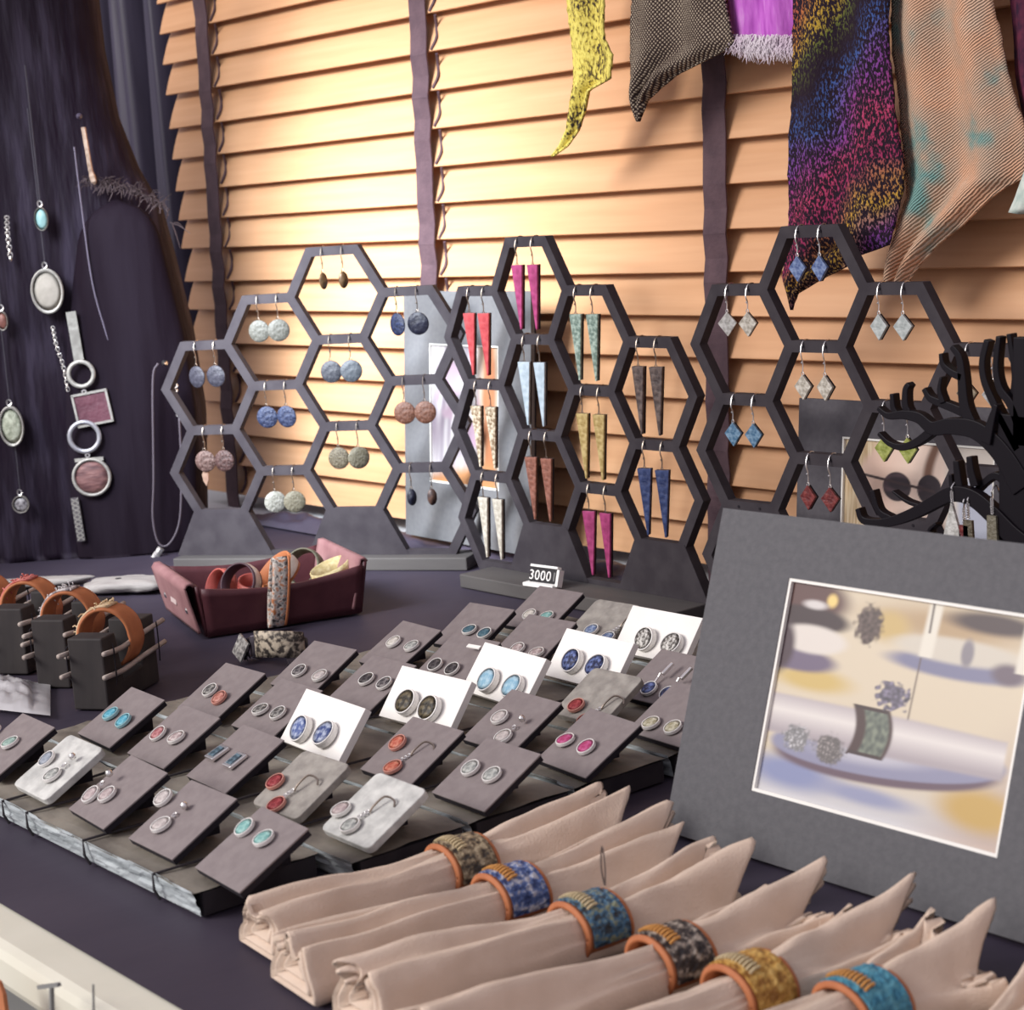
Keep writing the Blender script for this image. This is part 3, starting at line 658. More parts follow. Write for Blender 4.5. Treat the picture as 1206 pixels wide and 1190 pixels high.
card(4, 3, 'w', [(481, 829, 'o', 'moss', 'bark brown'), (508, 836, 'o', 'moss', 'bark brown')], 'large bark brown studs', 2)
card(4, 4, 'g', [(589, 846, 'o', 'bone', 'silvery bone'), (593, 869, 'd', 'bone', 'silvery bone')], 'silvery bone earrings', -2)
card(4, 5, 'g', [(666, 873, 'o', 'cerise', 'cerise'), (691, 881, 'o', 'cerise', 'cerise')], 'cerise pink studs', -6)
card(5, 1, 'g', [(464, 757, 'o', 'cream', 'cream'), (485, 762, 'o', 'pewter', 'pale pewter')], 'cream and pewter studs', -3)
card(5, 2, 'g', [(513, 784, 'o', 'ebony', 'ebony branch'), (533, 789, 'o', 'ebony', 'ebony branch')], 'ebony branch studs', 3)
card(5, 3, 'w', [(577, 803, 'o', 'aqua', 'light aqua'), (606, 811, 'o', 'aqua', 'light aqua')], 'large light aqua studs', -4, -.006, -.004)
card(5, 4, 'p', [(679, 832, 'o', 'crimson', 'scarlet'), (690, 849, 'h', 'crimson', 'scarlet hooked')], 'scarlet earrings', 1)
card(5, 5, 'g', [(767, 853, 'o', 'sand', 'sandy'), (793, 858, 'o', 'sand', 'sandy')], 'sandy textured studs', -4)
card(6, 1, 'g', [(553, 743, 'o', 'sea', 'deep sea blue'), (571, 747, 'o', 'sea', 'deep sea blue')], 'deep sea blue studs', 4)
card(6, 2, 'g', [(610, 765, 'o', 'shell', 'shell'), (632, 770, 'o', 'shell', 'shell')], 'shell coloured studs', 3)
card(6, 3, 'w', [(676, 780, 'o', 'cobalt', 'cobalt'), (704, 787, 'o', 'cobalt', 'cobalt')], 'large cobalt blue studs', -2, .011, -.013)
card(6, 4, 'g', [(765, 812, 'l', 'cobalt', 'navy drop'), (787, 818, 'l', 'cobalt', 'navy drop')], 'navy drop earrings', 0, .006, -.016)
card(7, 1, 'g', [(624, 725, 'o', 'cream', 'cream swirl'), (644, 727, 'o', 'teal', 'mint')], 'cream and mint studs', 2)
card(7, 2, 'p', [(697, 743, 'o', 'denim', 'denim blue'), (716, 752, 'h', 'denim', 'denim hooked')], 'denim blue earrings', 3)
card(7, 3, 'w', [(762, 754, 'o', 'script', 'black and white scribbled'), (793, 761, 'o', 'script', 'black and white scribbled')], 'large scribbled studs', 0, .0, -.006)
pt = at(558, 762, 'z', .0395)
tag(MB().box((0, 0, 0), (.012, .003, .0008), T(pt) @ R(.1, 'Z') @ R(.5, 'X')).build('price_tab', WHITEC), 'tiny white paper tab between the ebony branch and sea blue cards', 'paper tab')

# ------------------------------------------------------------------ price sign
pm_ = T(at(638, 691, 'z', .0125)) @ R(math.radians(6), 'Z')
ps = thing('price_sign', 'small black price block reading 3000 with white rails on the middle plank', 'price sign', pm_)
tl = R(math.radians(-18), 'X')
MB().box((0, .0016, .0085), (.030, .004, .014), tl).build('black_tile', mat('gloss_black', (.012, .010, .012), .3), ps, bevel=.0004)
MB().box((0, -.001, .0015), (.034, .008, .003)).build('bottom_rail', WHITEC, ps, bevel=.0003)
MB().box((0, .0015, .0165), (.031, .005, .002), tl).build('top_rail', WHITEC, ps, bevel=.0003)
MB().box((.0185, .0, .008), (.0028, .006, .014), tl).build('end_clip', WHITEC, ps, bevel=.0003)
def text(body, size, M, m, parent, name='digits', ext=.0002):
    cu_ = bpy.data.curves.new(name, 'FONT'); cu_.body = body; cu_.size = size; cu_.extrude = ext; cu_.align_x = 'CENTER'; cu_.align_y = 'CENTER'; cu_.space_character = 1.12
    tmp = bpy.data.objects.new(name, cu_); C.objects.link(tmp)
    me = bpy.data.meshes.new_from_object(tmp.evaluated_get(bpy.context.evaluated_depsgraph_get()))
    bpy.data.objects.remove(tmp); me.materials.clear(); me.materials.append(m)
    o = link(name, me, parent); o.matrix_local = M; return o
text('3000', .0115, tl @ T((-.003, -.0006, .0085)) @ R(math.pi / 2, 'X'), WHITEC, ps)
text('1', .0105, tl @ T((.0128, -.0006, .0085)) @ R(math.pi / 2, 'X'), mat('grey_ink', (.25, .24, .24), .6), ps)

# ------------------------------------------------------------------ framed prints (flat prints painted as vertex colour)
def mixc(a, b, t): t = max(0, min(1, t)); t = t * t * (3 - 2 * t); return tuple(p + (q - p) * t for p, q in zip(a, b))
def sd(x, e0, e1): return (x - e0) / (e1 - e0)
def ell(u, v, cu_, cv, a, b): return math.hypot((u - cu_) / a, (v - cv) / b)
def lay(c, col, d, s=.15): return mixc(c, lin(col), (1 + s - d) / (2 * s))
def band(c, col, x, a, b, s=.01): return mixc(c, lin(col), min(sd(x, a - s, a + s), sd(-x, -b - s, -b + s)))
def table_print(u, v):
    y = 1 - v      # y from top
    c = lin((222, 208, 182))
    c = mixc(c, lin((186, 158, 120)), 1.2 * (1 - ell(u, y, .66, .10, .5, .12)))
    c = mixc(c, lin((206, 204, 206)), sd(y, .76, .98)); c = mixc(c, lin((196, 176, 164)), sd(u + y * .6, 1.15, 1.55))
    c = mixc(c, lin((212, 184, 112)), 1.5 * (1 - ell(u, y, .16, .44, .24, .08)))
    c = mixc(c, lin((204, 168, 92)), 1.5 * (1 - ell(u, y, .90, .84, .22, .13)))
    c = mixc(c, lin((206, 178, 116)), 1.5 * (1 - ell(u, y, .44, .14, .12, .10)))
    c = mixc(c, lin((140, 148, 186)), 1.4 * (1 - ell(u, y, .14, .88, .30, .11)))
    c = mixc(c, lin((152, 156, 186)), 1.3 * (1 - ell(u, y, .46, .90, .30, .06)))
    c = lay(c, (92, 58, 54), ell(u, y, .06, .08, .20, .11), .25)          # dark pots, far left
    c = lay(c, (54, 32, 36), ell(u, y, .09, .17, .19, .06), .2)
    c = lay(c, (246, 214, 130), ell(u, y, .19, .07, .022, .03), .5); c = lay(c, (220, 214, 210), ell(u, y, .12, .10, .05, .02), .5)
    c = lay(c, tuple(k + 40 * nz(u * 60, y * 60, 9) for k in (86, 68, 62)), ell(u, y, .36, .15, .055, .085) + .3 * nz(u * 50, y * 50, 1), .2)   # pine cone
    c = lay(c, (66, 46, 48), ell(u, y, .84, .06, .17, .045), .4)
    c = lay(c, (128, 128, 156), ell(u, y, .72, .27, .26, .05), .25)       # far plate
    c = lay(c, (214, 206, 190), ell(u, y, .72, .20, .25, .055), .25)
    c = lay(c, (140, 134, 140), ell(u, y, .76, .20, .024, .06), .35); c = lay(c, (110, 96, 108), ell(u, y, .92, .26, .06, .045), .4)
    c = lay(c, (112, 98, 122), ell(u, y, .08, .36, .17, .055), .25)
    c = lay(c, (228, 220, 210), ell(u, y, .13, .26, .15, .065), .2); c = lay(c, (70, 48, 58), ell(u, y, .00, .31, .06, .12), .3)
    for cx_ in (.60, .965): c = band(c, (234, 228, 212), u + (y - .3) * .05, cx_ - .026, cx_ + .026) if y < .25 else c
    c = band(c, (80, 66, 62), u, .600, .608, .004) if y < .14 else c
    c = band(c, (104, 88, 82), u + y * .03, .592, .598, .004) if .25 < y < .56 else c
    yt = y + (u - .5) * .10
    c = lay(c, (104, 82, 96), ell(u, yt, .50, .735, .45, .105), .09)
    c = lay(c, (146, 146, 172), ell(u, yt, .50, .70, .47, .105), .05)
    if ell(u, yt, .50, .70, .47, .105) < 1: c = mixc(c, lin((196, 194, 204)), 1.3 * (1 - ell(u, yt, .46, .71, .34, .07)))
    c = lay(c, (66, 50, 52), ell(u, yt, .47, .665, .13, .014), .5)
    yc = .625 - .01 * u; hh = .092 - .03 * max(0, u - .6); dn = max(abs(y - yc) / hh, (u - .90) / .06)
    c = lay(c, mix255((234, 228, 222), (178, 168, 172), abs(y - yc + .02) / hh), dn, .12)
    ur = u + ((y - yc) / .1) ** 2 * .02
    if abs(y - yc) < .112:
        c = band(c, (74, 50, 48), ur, .378, .53, .008)
        c = band(c, mix255((84, 92, 84), (136, 144, 126), nz(u * 60, y * 40, 3) + .5), ur, .42, .515, .008)
        if abs(y - yc) > .094: c = band(c, (62, 42, 42), ur, .385, .52, .01)
    for (fx, fy, rr, cc) in ((.14, .72, .055, (190, 188, 190)), (.285, .735, .062, (150, 142, 140))):
        c = lay(c, tuple(k * (.62 + .75 * abs(nz(u * 70, y * 70, 2))) for k in cc), ell(u, y, fx, fy, rr, rr * 1.05) + .35 * nz(u * 50, y * 50, 5), .2)
    c = lay(c, tuple(k * (.8 + .5 * nz(u * 60, y * 60, 4)) for k in (134, 126, 146)), ell(u, y, .50, .44, .065, .06) + .6 * nz(u * 45, y * 45, 8), .15)
    return tuple(k * .80 for k in c)
def mix255(a, b, t): t = max(0, min(1, t)); return tuple(p + (q - p) * t for p, q in zip(a, b))
def face_print(u, v):
    y = 1 - v
    c = lin((222, 190, 172))
    c = mixc(c, lin((236, 212, 196)), sd(u, .2, .6))
    hair = u - .25 + .16 * math.sin(y * 3) + .03 * nz(u * 60, y * 4, 1)
    c = mixc(c, lin(mix255((188, 158, 118), (238, 222, 190), .5 + nz(u * 90, y * 3, 2))), sd(hair, .03, -.03))
    c = mixc(c, lin((206, 196, 186)), sd(u, .66, .72)); c = band(c, (120, 84, 66), u + .06 * math.sin(y * 4), .60, .66, .02)
    c = mixc(c, lin((196, 172, 160)), 1.4 * (1 - ell(u, y, .43, .86, .10, .16)))
    c = lay(c, (150, 84, 84), ell(u, y, .45, .93, .05, .03), .3)
    for cx_, rr in ((.37, .095), (.585, .08)): c = lay(c, mix255((44, 32, 40), (120, 92, 96), nz(u * 9, y * 14, 4) + .2 * (y - .4)), ell(u, y, cx_, .50, rr, .16), .05)
    c = band(c, (60, 44, 46), y - (u - .37) * .25, .44, .47, .006) if .12 < u < .62 else c
    c = mixc(c, lin((176, 180, 196)), max(0, min(1, sd(u, .74, .80))) * max(0, min(1, sd(y, .2, .45))))
    return c
def dress_print(u, v):
    y = 1 - v
    st = nz(u * 14 + y * 2, y * 2.5, 1)
    c = lin(mix255((238, 232, 232), (160, 146, 160), .35 + st * 1.2))
    c = lay(c, (208, 180, 196), ell(u, y, .28, .28, .16, .18) + nz(u * 12, y * 9, 2), .3)
    c = lay(c, (196, 164, 184), ell(u, y, .62, .62, .14, .14) + nz(u * 12, y * 9, 6), .3)
    c = mixc(c, lin((228, 190, 156)), sd(u, .62, .80)); c = lay(c, (196, 130, 92), ell(u, y, .86, .45, .10, .5) + .4 * nz(u * 9, y * 9, 3), .2)
    c = mixc(c, lin((200, 142, 96)), sd(y + .15 * u, .88, 1.0))
    c = band(c, (196, 178, 158), u, .93, 1.1, .02)
    return tuple(k * .72 for k in c)
def framed(label, bl, yaw, tilt, w_, h, win, fn, board, nx=90, ny=80):
    M = T(bl) @ R(yaw, 'Z') @ R(math.radians(tilt), 'X')
    root = thing('framed_print', label, 'framed print', M, 'mat framed photographs')
    x0, y0, x1, y1 = win; th = .004
    mb = MB(); fs = [((0, 0), (w_, y0)), ((0, y1), (w_, h)), ((0, y0), (x0, y1)), ((x1, y0), (w_, y1))]
    for (a, b), (c, d) in fs: mb.box(((a + c) / 2, (b + d) / 2, -th / 2), (c - a, d - b, th))
    mb.build('mat_board', board, root)
    mb = MB(); e = .0016
    for (a, b), (c, d) in (((x0, y0), (x1, y0 + e)), ((x0, y1 - e), (x1, y1)), ((x0, y0 + e), (x0 + e, y1 - e)), ((x1 - e, y0 + e), (x1, y1 - e))):
        mb.box(((a + c) / 2, (b + d) / 2, -.0016), (c - a, d - b, .0022))
    mb.build('white_bevel', CORE, root)
    MB().grid(nx, ny, lambda u, v: (x0 + .0005 + (x1 - x0 - .001) * u, y0 + .0005 + (y1 - y0 - .001) * v, -.0026)).build('photo_print', vmat('photo_paper', .45), root, paint=fn)
    MB().box((w_ / 2, h / 2, -th - .001), (w_, h, .002)).build('backing', CARDBACK, root)
    # easel strut
    st = math.radians(tilt)
    Mi = M.inverted()
    topw = M @ Vector((w_ / 2, h * .7, -th - .002)); foot = Vector((topw.x - .5 * math.sin(yaw) * .1, topw.y + .035, .003)); 
    MB().tube([Mi @ topw, Mi @ foot], .003, 4).build('easel_strut', CARDBACK, root)
    return root
b0 = at(782.5, 978.5, 'z', .002)
# big mat: window corners measured on its plane
M_ = T(b0) @ R(0, 'Z') @ R(math.radians(71), 'X'); nn = M_.to_3x3() @ Vector((0, 0, 1)); Mi_ = M_.inverted()
q1 = Mi_ @ on_plane(884, 931, b0, nn); q2 = Mi_ @ on_plane(1174, 1011, b0, nn); q3 = Mi_ @ on_plane(938, 682, b0, nn); q4 = Mi_ @ on_plane(848, 598, b0, nn)
framed('large charcoal mat frame with photo of napkin ring on a blue plate', b0, 0, 71, q2.x + .060, q4.y, (q1.x, (q1.y + q2.y) / 2, q2.x, q3.y), table_print, MATB, 240, 180)
b1 = at(478, 629, 'y', 1.034)
LIGHTMAT = mat('light_grey_mat', (.15, .148, .155), .9, (.17, .167, .172), 200)
M_ = T(b1) @ R(math.radians(-2), 'Z') @ R(math.radians(85), 'X'); nn = M_.to_3x3() @ Vector((0, 0, 1)); Mi_ = M_.inverted()
qs = [Mi_ @ on_plane(px, py, b1, nn) for px, py in ((506, 568), (580, 577), (519, 405), (594, 408), (501, 343), (625, 345))]
framed('light grey mat frame with floral dress photo behind the left and middle stands', b1, math.radians(-2), 85, qs[5].x, qs[4].y, (qs[0].x, (qs[0].y + qs[1].y) / 2, (qs[1].x + qs[3].x) / 2, qs[2].y), dress_print, LIGHTMAT, 50, 70)
b2 = at(930, 618, 'y', 1.035); b2.z = .002
M_ = T(b2) @ R(0, 'Z') @ R(math.radians(84), 'X'); nn = M_.to_3x3() @ Vector((0, 0, 1)); Mi_ = M_.inverted()
qs = [Mi_ @ on_plane(px, py, b2, nn) for px, py in ((990, 566), (1016, 516), (1172, 527), (945, 469), (1150, 640))]
DARKMAT = mat('dark_grey_mat', (.085, .078, .090), .9, (.1, .093, .105), 200)
framed('dark mat frame with photo of a person in sunglasses behind right stand', b2, 0, 84, qs[2].x + .055, qs[3].y, (qs[0].x, qs[4].y, qs[2].x, qs[1].y), face_print, DARKMAT, 130, 100)

# ------------------------------------------------------------------ black tree jewellery stand
TY = .86
tr = thing('tree_jewellery_stand', 'black cut-out tree stand with curling branches at the right edge', 'jewellery stand', (at(1190, 600, 'y', TY).x, TY, 0))
def tq(cx, cy): p = at(1000 + cx / 4.408, 380 + cy / 4.408, 'y', TY); return Vector((p.x - tr.location.x, p.z))
def branch(name, pts, w0, w1, dy=0., th=.006):
    P = [tq(*p) for p in pts]; P = [Vector((p.x, p.y)) for p in bez([(p.x, p.y, 0) for p in P], 6)]
    k = len(P); Lf = []; Rt = []
    for i, p in enumerate(P):
        d = (P[min(i + 1, k - 1)] - P[max(i - 1, 0)]).normalized(); n = Vector((-d.y, d.x))
        ww = (w0 + (w1 - w0) * i / (k - 1)) / 4.408 / F * 1.30 / 2
        Lf.append(p + n * ww); Rt.append(p - n * ww)
    mb = MB()
    vs = []
    for z in (0, th):
        for a, b in zip(Lf, Rt): vs += [(a.x, z - th / 2 + dy, a.y), (b.x, z - th / 2 + dy, b.y)]
    m = 2 * k; fs = []
    for i in range(k - 1):
        a, b, c, d = 2 * i, 2 * i + 1, 2 * i + 3, 2 * i + 2
        fs += [(a, b, c, d), (m + a, m + d, m + c, m + b), (a, d, m + d, m + a), (b, m + b, m + c, c)]
    fs += [(0, m, m + 1, 1), (m - 2, m - 1, 2 * m - 1, 2 * m - 2)]
    return MB().add(vs, fs).build(name, mat('black_acrylic', (.007, .005, .008), .5, spec=.15), tr, bevel=.0005)
branch('trunk', [(925, 1700), (920, 1250), (915, 1050), (910, 850), (900, 700), (890, 600), (890, 480)], 260, 190)
branch('branch', [(890, 660), (815, 520), (765, 420), (715, 300), (705, 200), (730, 90)], 40, 28)
branch('branch', [(890, 650), (862, 500), (842, 400), (850, 270), (820, 60)], 40, 24, .004)
branch('branch', [(890, 520), (850, 420), (795, 340), (775, 230), (790, 70)], 45, 24)
branch('branch', [(910, 640), (905, 400), (900, 75)], 90, 60)
branch('branch', [(960, 640), (990, 400), (1010, 90)], 90, 60)
branch('branch', [(920, 860), (840, 720), (760, 620), (660, 550), (540, 535), (450, 545), (380, 492), (300, 475), (220, 480), (168, 440)], 110, 20, -.001)
branch('twig', [(262, 480), (242, 440), (236, 368)], 34, 22)
branch('twig', [(320, 480), (300, 430), (300, 350), (318, 318)], 40, 24, .001)
branch('branch', [(460, 545), (370, 615), (290, 645), (220, 625), (165, 572)], 44, 18)
branch('branch', [(660, 560), (612, 430), (598, 280), (585, 180), (545, 122)], 60, 24)
branch('branch', [(610, 470), (540, 440), (450, 405), (420, 385), (395, 342)], 42, 24, .001)
branch('twig', [(600, 285), (540, 255), (500, 215), (490, 158)], 36, 20)
branch('twig', [(500, 415), (482, 350), (492, 280)], 30, 14)
branch('branch', [(940, 1160), (860, 1090), (760, 985), (660, 905), (560, 885), (470, 925), (380, 975), (270, 1020), (180, 1036), (95, 1020), (68, 960)], 95, 26, -.002)
branch('branch', [(230, 1020), (165, 975), (132, 868)], 34, 26)
branch('twig', [(390, 955), (310, 925), (238, 872)], 22, 10)
branch('twig', [(590, 890), (578, 800), (568, 715)], 42, 30)
branch('twig', [(660, 850), (640, 770), (632, 695)], 42, 30, .001)
branch('twig', [(556, 890), (545, 840), (540, 785)], 26, 18)
branch('branch', [(640, 880), (690, 830), (745, 800), (800, 850), (840, 960)], 26, 40, .005)
branch('twig', [(740, 620), (770, 500), (795, 420)], 50, 20, -.003)
branch('twig', [(440, 1120), (430, 1075), (465, 1040)], 20, 14)
branch('twig', [(548, 1140), (546, 1050)], 34, 32)
MB().box((0, 0, .004), (.11, .07, .008)).build('base', MATS['black_acrylic'], tr, bevel=.001)
def tree_ear(px, py, label, mk, kind, L):
    P = at(px, py, 'y', TY - .0045)
    root = thing('dangling_earring', label, 'earring', P, 'earrings on the black tree')
    MB().tube(bez([(0, .006, -.002), (0, .003, .0025), (0, -.001, 0), (.0004, -.001, -L * .5), (0, -.001, -L)], 4), .0005, 5).build('ear_hook', SILVER, root)
    chain_mb([(0, -.001, -L), (0, -.001, -L - .004), (0, -.001, -L - .009)], .0008).build('link', SILVER, root)
    if kind == 'long': MB().prism([(-.003, 0), (-.0035, -.016), (0, -.028), (.0035, -.016), (.003, 0)], -.001, .001, T((0, -.001, -L - .010)) @ XZ).build('drop', E_[mk], root)
    elif kind == 'tri': MB().prism([(0, 0), (-.011, -.036), (.011, -.036)], -.001, .001, T((0, -.001, -L - .006)) @ XZ).build('drop', E_[mk], root)
    else: MB().prism([(0, 0), (-.009, -.010), (0, -.020), (.009, -.010)], -.001, .001, T((0, -.001, -L - .004)) @ XZ).build('drop', E_[mk], root)
tree_ear(1136, 590, 'long garnet and gold earring under the low tree branch', 'garnet', 'long', .004)
tree_ear(1141, 588, 'gold leafy earring beside the long garnet one on the tree', 'gold', 'long', .002)
tree_ear(1169, 578, 'silver chain earring hanging near the tree trunk', 'straw', 'long', .004)
tree_ear(1122, 574, 'pale triangular earring hanging low on the tree stand', 'pearl', 'tri', .002)

# ------------------------------------------------------------------ scarves
rod = thing('scarf_rail', 'thin dark rail above the frame from which the scarves hang', 'rail', (-1.0, 1.03, .66))
MB().tube([(-.22, 0, 0), (.7, 0, 0)], .005, 10).build('rod', BLACKW, rod)
for x in (-.2, .1, .6): MB().tube([(x, 0, 0), (x, 0, .05), (x, .012, .055)], .002, 6).build('bracket', BLACKW, rod)
def uvmat(name, build):
    m = bpy.data.materials.new(name); m.use_nodes = True; nt = m.node_tree; b = nt.nodes['Principled BSDF']; b.inputs['Roughness'].default_value = .9; b.inputs['Specular IOR Level'].default_value = .15
    tc = nt.nodes.new('ShaderNodeTexCoord'); build(nt, tc.outputs['Object'], b); return m
def node(nt, t, **k):
    n = nt.nodes.new(t)
    for a, v in k.items():
        if a in n.inputs: n.inputs[a].default_value = v
        else: setattr(n, a, v)
    return n
def ramp(nt, fac, stops, interp_='LINEAR'):
    r = nt.nodes.new('ShaderNodeValToRGB'); r.color_ramp.interpolation = interp_; e = r.color_ramp.elements
    while len(e) < len(stops): e.new(.5)
    for i, (p, c) in enumerate(stops): e[i].position = p; e[i].color = (*c, 1)
    nt.links.new(fac, r.inputs[0]); return r.outputs[0]
def mixn(nt, fac, a, b):
    m = node(nt, 'ShaderNodeMix', data_type='RGBA')
    nt.links.new(fac, m.inputs[0])
    for i, x in ((6, a), (7, b)):
        if isinstance(x, tuple): m.inputs[i].default_value = (*x, 1)
        else: nt.links.new(x, m.inputs[i])
    return m.outputs[2]
def mapd(nt, vec, scale, rot=(0, 0, 0)):
    m = node(nt, 'ShaderNodeMapping'); m.inputs['Scale'].default_value = scale; m.inputs['Rotation'].default_value = rot; nt.links.new(vec, m.inputs[0]); return m.outputs[0]
def noise_n(nt, vec, sc, det=4):
    n = node(nt, 'ShaderNodeTexNoise'); n.inputs['Scale'].default_value = sc; n.inputs['Detail'].default_value = det; nt.links.new(vec, n.inputs['Vector']); return n.outputs['Fac']
def wave_n(nt, vec, sc, dist=1., det=2.):
    n = node(nt, 'ShaderNodeTexWave'); n.inputs['Scale'].default_value = sc; n.inputs['Distortion'].default_value = dist; n.inputs['Detail'].default_value = det; n.bands_direction = 'X'; nt.links.new(vec, n.inputs['Vector']); return n.outputs['Fac']
def bumpn(nt, h, b, s=.6):
    n = node(nt, 'ShaderNodeBump'); n.inputs['Strength'].default_value = s; n.inputs['Distance'].default_value = .002; nt.links.new(h, n.inputs['Height']); nt.links.new(n.outputs[0], b.inputs['Normal'])
def m_yellow(nt, vec, b):
    n = noise_n(nt, mapd(nt, vec, (1, 1, .5)), 520, 3); big = noise_n(nt, vec, 30, 2)
    s = node(nt, 'ShaderNodeMath', operation='MULTIPLY_ADD'); nt.links.new(big, s.inputs[0]); s.inputs[1].default_value = .5; nt.links.new(n, s.inputs[2])
    c = ramp(nt, s.outputs[0], [(.64, (.78, .68, .17)), (.76, (.66, .54, .11)), (.86, (.20, .15, .04)), (.93, (.04, .03, .03))])
    nt.links.new(c, b.inputs['Base Color']); bumpn(nt, n, b)
def m_brown(nt, vec, b):
    w1 = wave_n(nt, mapd(nt, vec, (1, 1, 1), (0, .7, 0)), 135, 3); w2 = wave_n(nt, mapd(nt, vec, (1, 1, 1), (0, -.85, 0)), 140, 3.5)
    m = node(nt, 'ShaderNodeMath', operation='MULTIPLY'); nt.links.new(w1, m.inputs[0]); nt.links.new(w2, m.inputs[1])
    big = noise_n(nt, vec, 28, 3); a = node(nt, 'ShaderNodeMath', operation='MULTIPLY'); nt.links.new(m.outputs[0], a.inputs[0]); nt.links.new(big, a.inputs[1])
    c = ramp(nt, a.outputs[0], [(.02, (.028, .018, .018)), (.09, (.10, .07, .055)), (.20, (.32, .25, .18)), (.35, (.46, .39, .30))])
    nt.links.new(c, b.inputs['Base Color']); bumpn(nt, m.outputs[0], b)
def m_mag(nt, vec, b):
    n = noise_n(nt, mapd(nt, vec, (3, 3, .6)), 60, 4)
    c = ramp(nt, n, [(.3, (.36, .07, .40)), (.55, (.52, .14, .56)), (.75, (.64, .32, .66))]); nt.links.new(c, b.inputs['Base Color']); bumpn(nt, n, b)
def m_rain(nt, vec, b):
    sp = node(nt, 'ShaderNodeSeparateXYZ'); nt.links.new(vec, sp.inputs[0])
    f1 = node(nt, 'ShaderNodeMath', operation='MULTIPLY_ADD'); nt.links.new(sp.outputs['X'], f1.inputs[0]); f1.inputs[1].default_value = .9; nt.links.new(sp.outputs['Z'], f1.inputs[2])
    f1.inputs[1].default_value = -.9
    nb = noise_n(nt, vec, 14, 3); f2 = node(nt, 'ShaderNodeMath', operation='MULTIPLY_ADD'); nt.links.new(nb, f2.inputs[0]); f2.inputs[1].default_value = .10; nt.links.new(f1.outputs[0], f2.inputs[2])
    mr = node(nt, 'ShaderNodeMapRange'); mr.inputs['From Min'].default_value = -.376; mr.inputs['From Max'].default_value = -.028; nt.links.new(f2.outputs[0], mr.inputs['Value'])
    P = (.30, .03, .10); Y = (.50, .30, .04); B = (.05, .10, .30); G = (.12, .14, .03); V = (.22, .05, .26); K = (.02, .012, .02)
    c = ramp(nt, mr.outputs[0], [(.02, B), (.10, V), (.17, Y), (.24, P), (.30, (.42, .05, .12)), (.38, V), (.46, B), (.52, K), (.58, G), (.64, Y), (.70, (.42, .12, .05)), (.78, P), (.86, G), (.95, K)])
    st = noise_n(nt, mapd(nt, vec, (1.6, 1, .8), (0, .6, 0)), 460, 2)
    k = ramp(nt, st, [(.50, (0, 0, 0)), (.62, (1, 1, 1))])
    nt.links.new(mixn(nt, k, (.018, .010, .018), c), b.inputs['Base Color']); bumpn(nt, st, b)
def m_orange(nt, vec, b):
    w1 = wave_n(nt, mapd(nt, vec, (1, 1, 1), (0, -.95, 0)), 190, 2.5); big = noise_n(nt, vec, 20, 4)
    base = ramp(nt, big, [(.36, (.22, .40, .37)), (.44, (.58, .42, .31)), (.60, (.78, .44, .28)), (.75, (.74, .54, .40))])
    sh = ramp(nt, w1, [(.15, (.18, .22, .20)), (.55, (1, 1, 1))])
    mm = node(nt, 'ShaderNodeMix', data_type='RGBA', blend_type='MULTIPLY'); mm.inputs[0].default_value = .62; nt.links.new(base, mm.inputs[6]); nt.links.new(sh, mm.inputs[7])
    nt.links.new(mm.outputs[2], b.inputs['Base Color']); bumpn(nt, w1, b)
def m_maroon(nt, vec, b):
    n = noise_n(nt, vec, 90, 4); nt.links.new(ramp(nt, n, [(.35, (.03, .012, .03)), (.65, (.13, .025, .05))]), b.inputs['Base Color']); bumpn(nt, n, b)
def m_pale(nt, vec, b):
    n = noise_n(nt, vec, 120, 4); nt.links.new(ramp(nt, n, [(.35, (.36, .44, .40)), (.65, (.58, .62, .56))]), b.inputs['Base Color']); bumpn(nt, n, b)
def scarf(name, label, rows, y, fn, nfold=3, amp=.006, fray=0., nx=26):
    pts = []
    for py, xl, xr in rows:
        a, b = at(xl, py, 'y', y), at(xr, py, 'y', y); pts.append((-(a.z + b.z) / 2, a.x, b.x, a.z, b.z))
    t0 = pts[0]; pts = [(-.655, t0[1], t0[2], .655, .655)] + pts
    zc = pts[0][3]; N_ = 90
    s_ = [0]
    for a, b in zip(pts, pts[1:]): s_.append(s_[-1] + abs(b[0] - a[0]) + .003)
    tab = [(q / s_[-1], *p[1:]) for q, p in zip(s_, pts)]
    root_x = (t0[1] + t0[2]) / 2
    def fnn(u, v):
        xl, xr, zl, zr = interp(tab, v)
        x = xl + (xr - xl) * u; z = zl + (zr - zl) * u
        if fray and (u < .02 or u > .98) and v > .2: x += fray * nz(z * 400, u, 1)
        yy = amp * math.sin(u * math.pi * 2 * nfold + v * 2.2) * min(1, (xr - xl) / .03) + .003 * nz(x * 30, z * 20, 2)
        return (x - root_x, yy, z - .66)
    o = MB().grid(nx, N_, fnn).build(name, uvmat(name + '_knit', fn), smooth=True, solid=.0022)
    o.location = (root_x, y, .66)
    return tag(o, label, 'scarf', 'scarves hanging over the blind')
scarf('yellow_scarf', 'bright yellow scarf with black flecks tapering to a dark point', [(0, 665, 714), (42, 669, 715), (65, 670, 726), (93, 671, 723), (100, 670.5, 712), (107, 670, 699), (130, 668, 694), (153, 665, 685), (172, 657, 670), (184, 648.5, 650)], 1.03, m_yellow, 1.5, .004, .002)
scarf('brown_scarf', 'black and beige cross woven scarf beside the yellow one', [(0, 740, 850), (35, 739, 857), (50, 739, 863), (60, 739.5, 850), (68, 739, 835), (88, 739.5, 794), (105, 739.5, 774), (118, 740, 760), (130, 744, 756), (143, 750, 752)], 1.03, m_brown, 2, .004, .002)
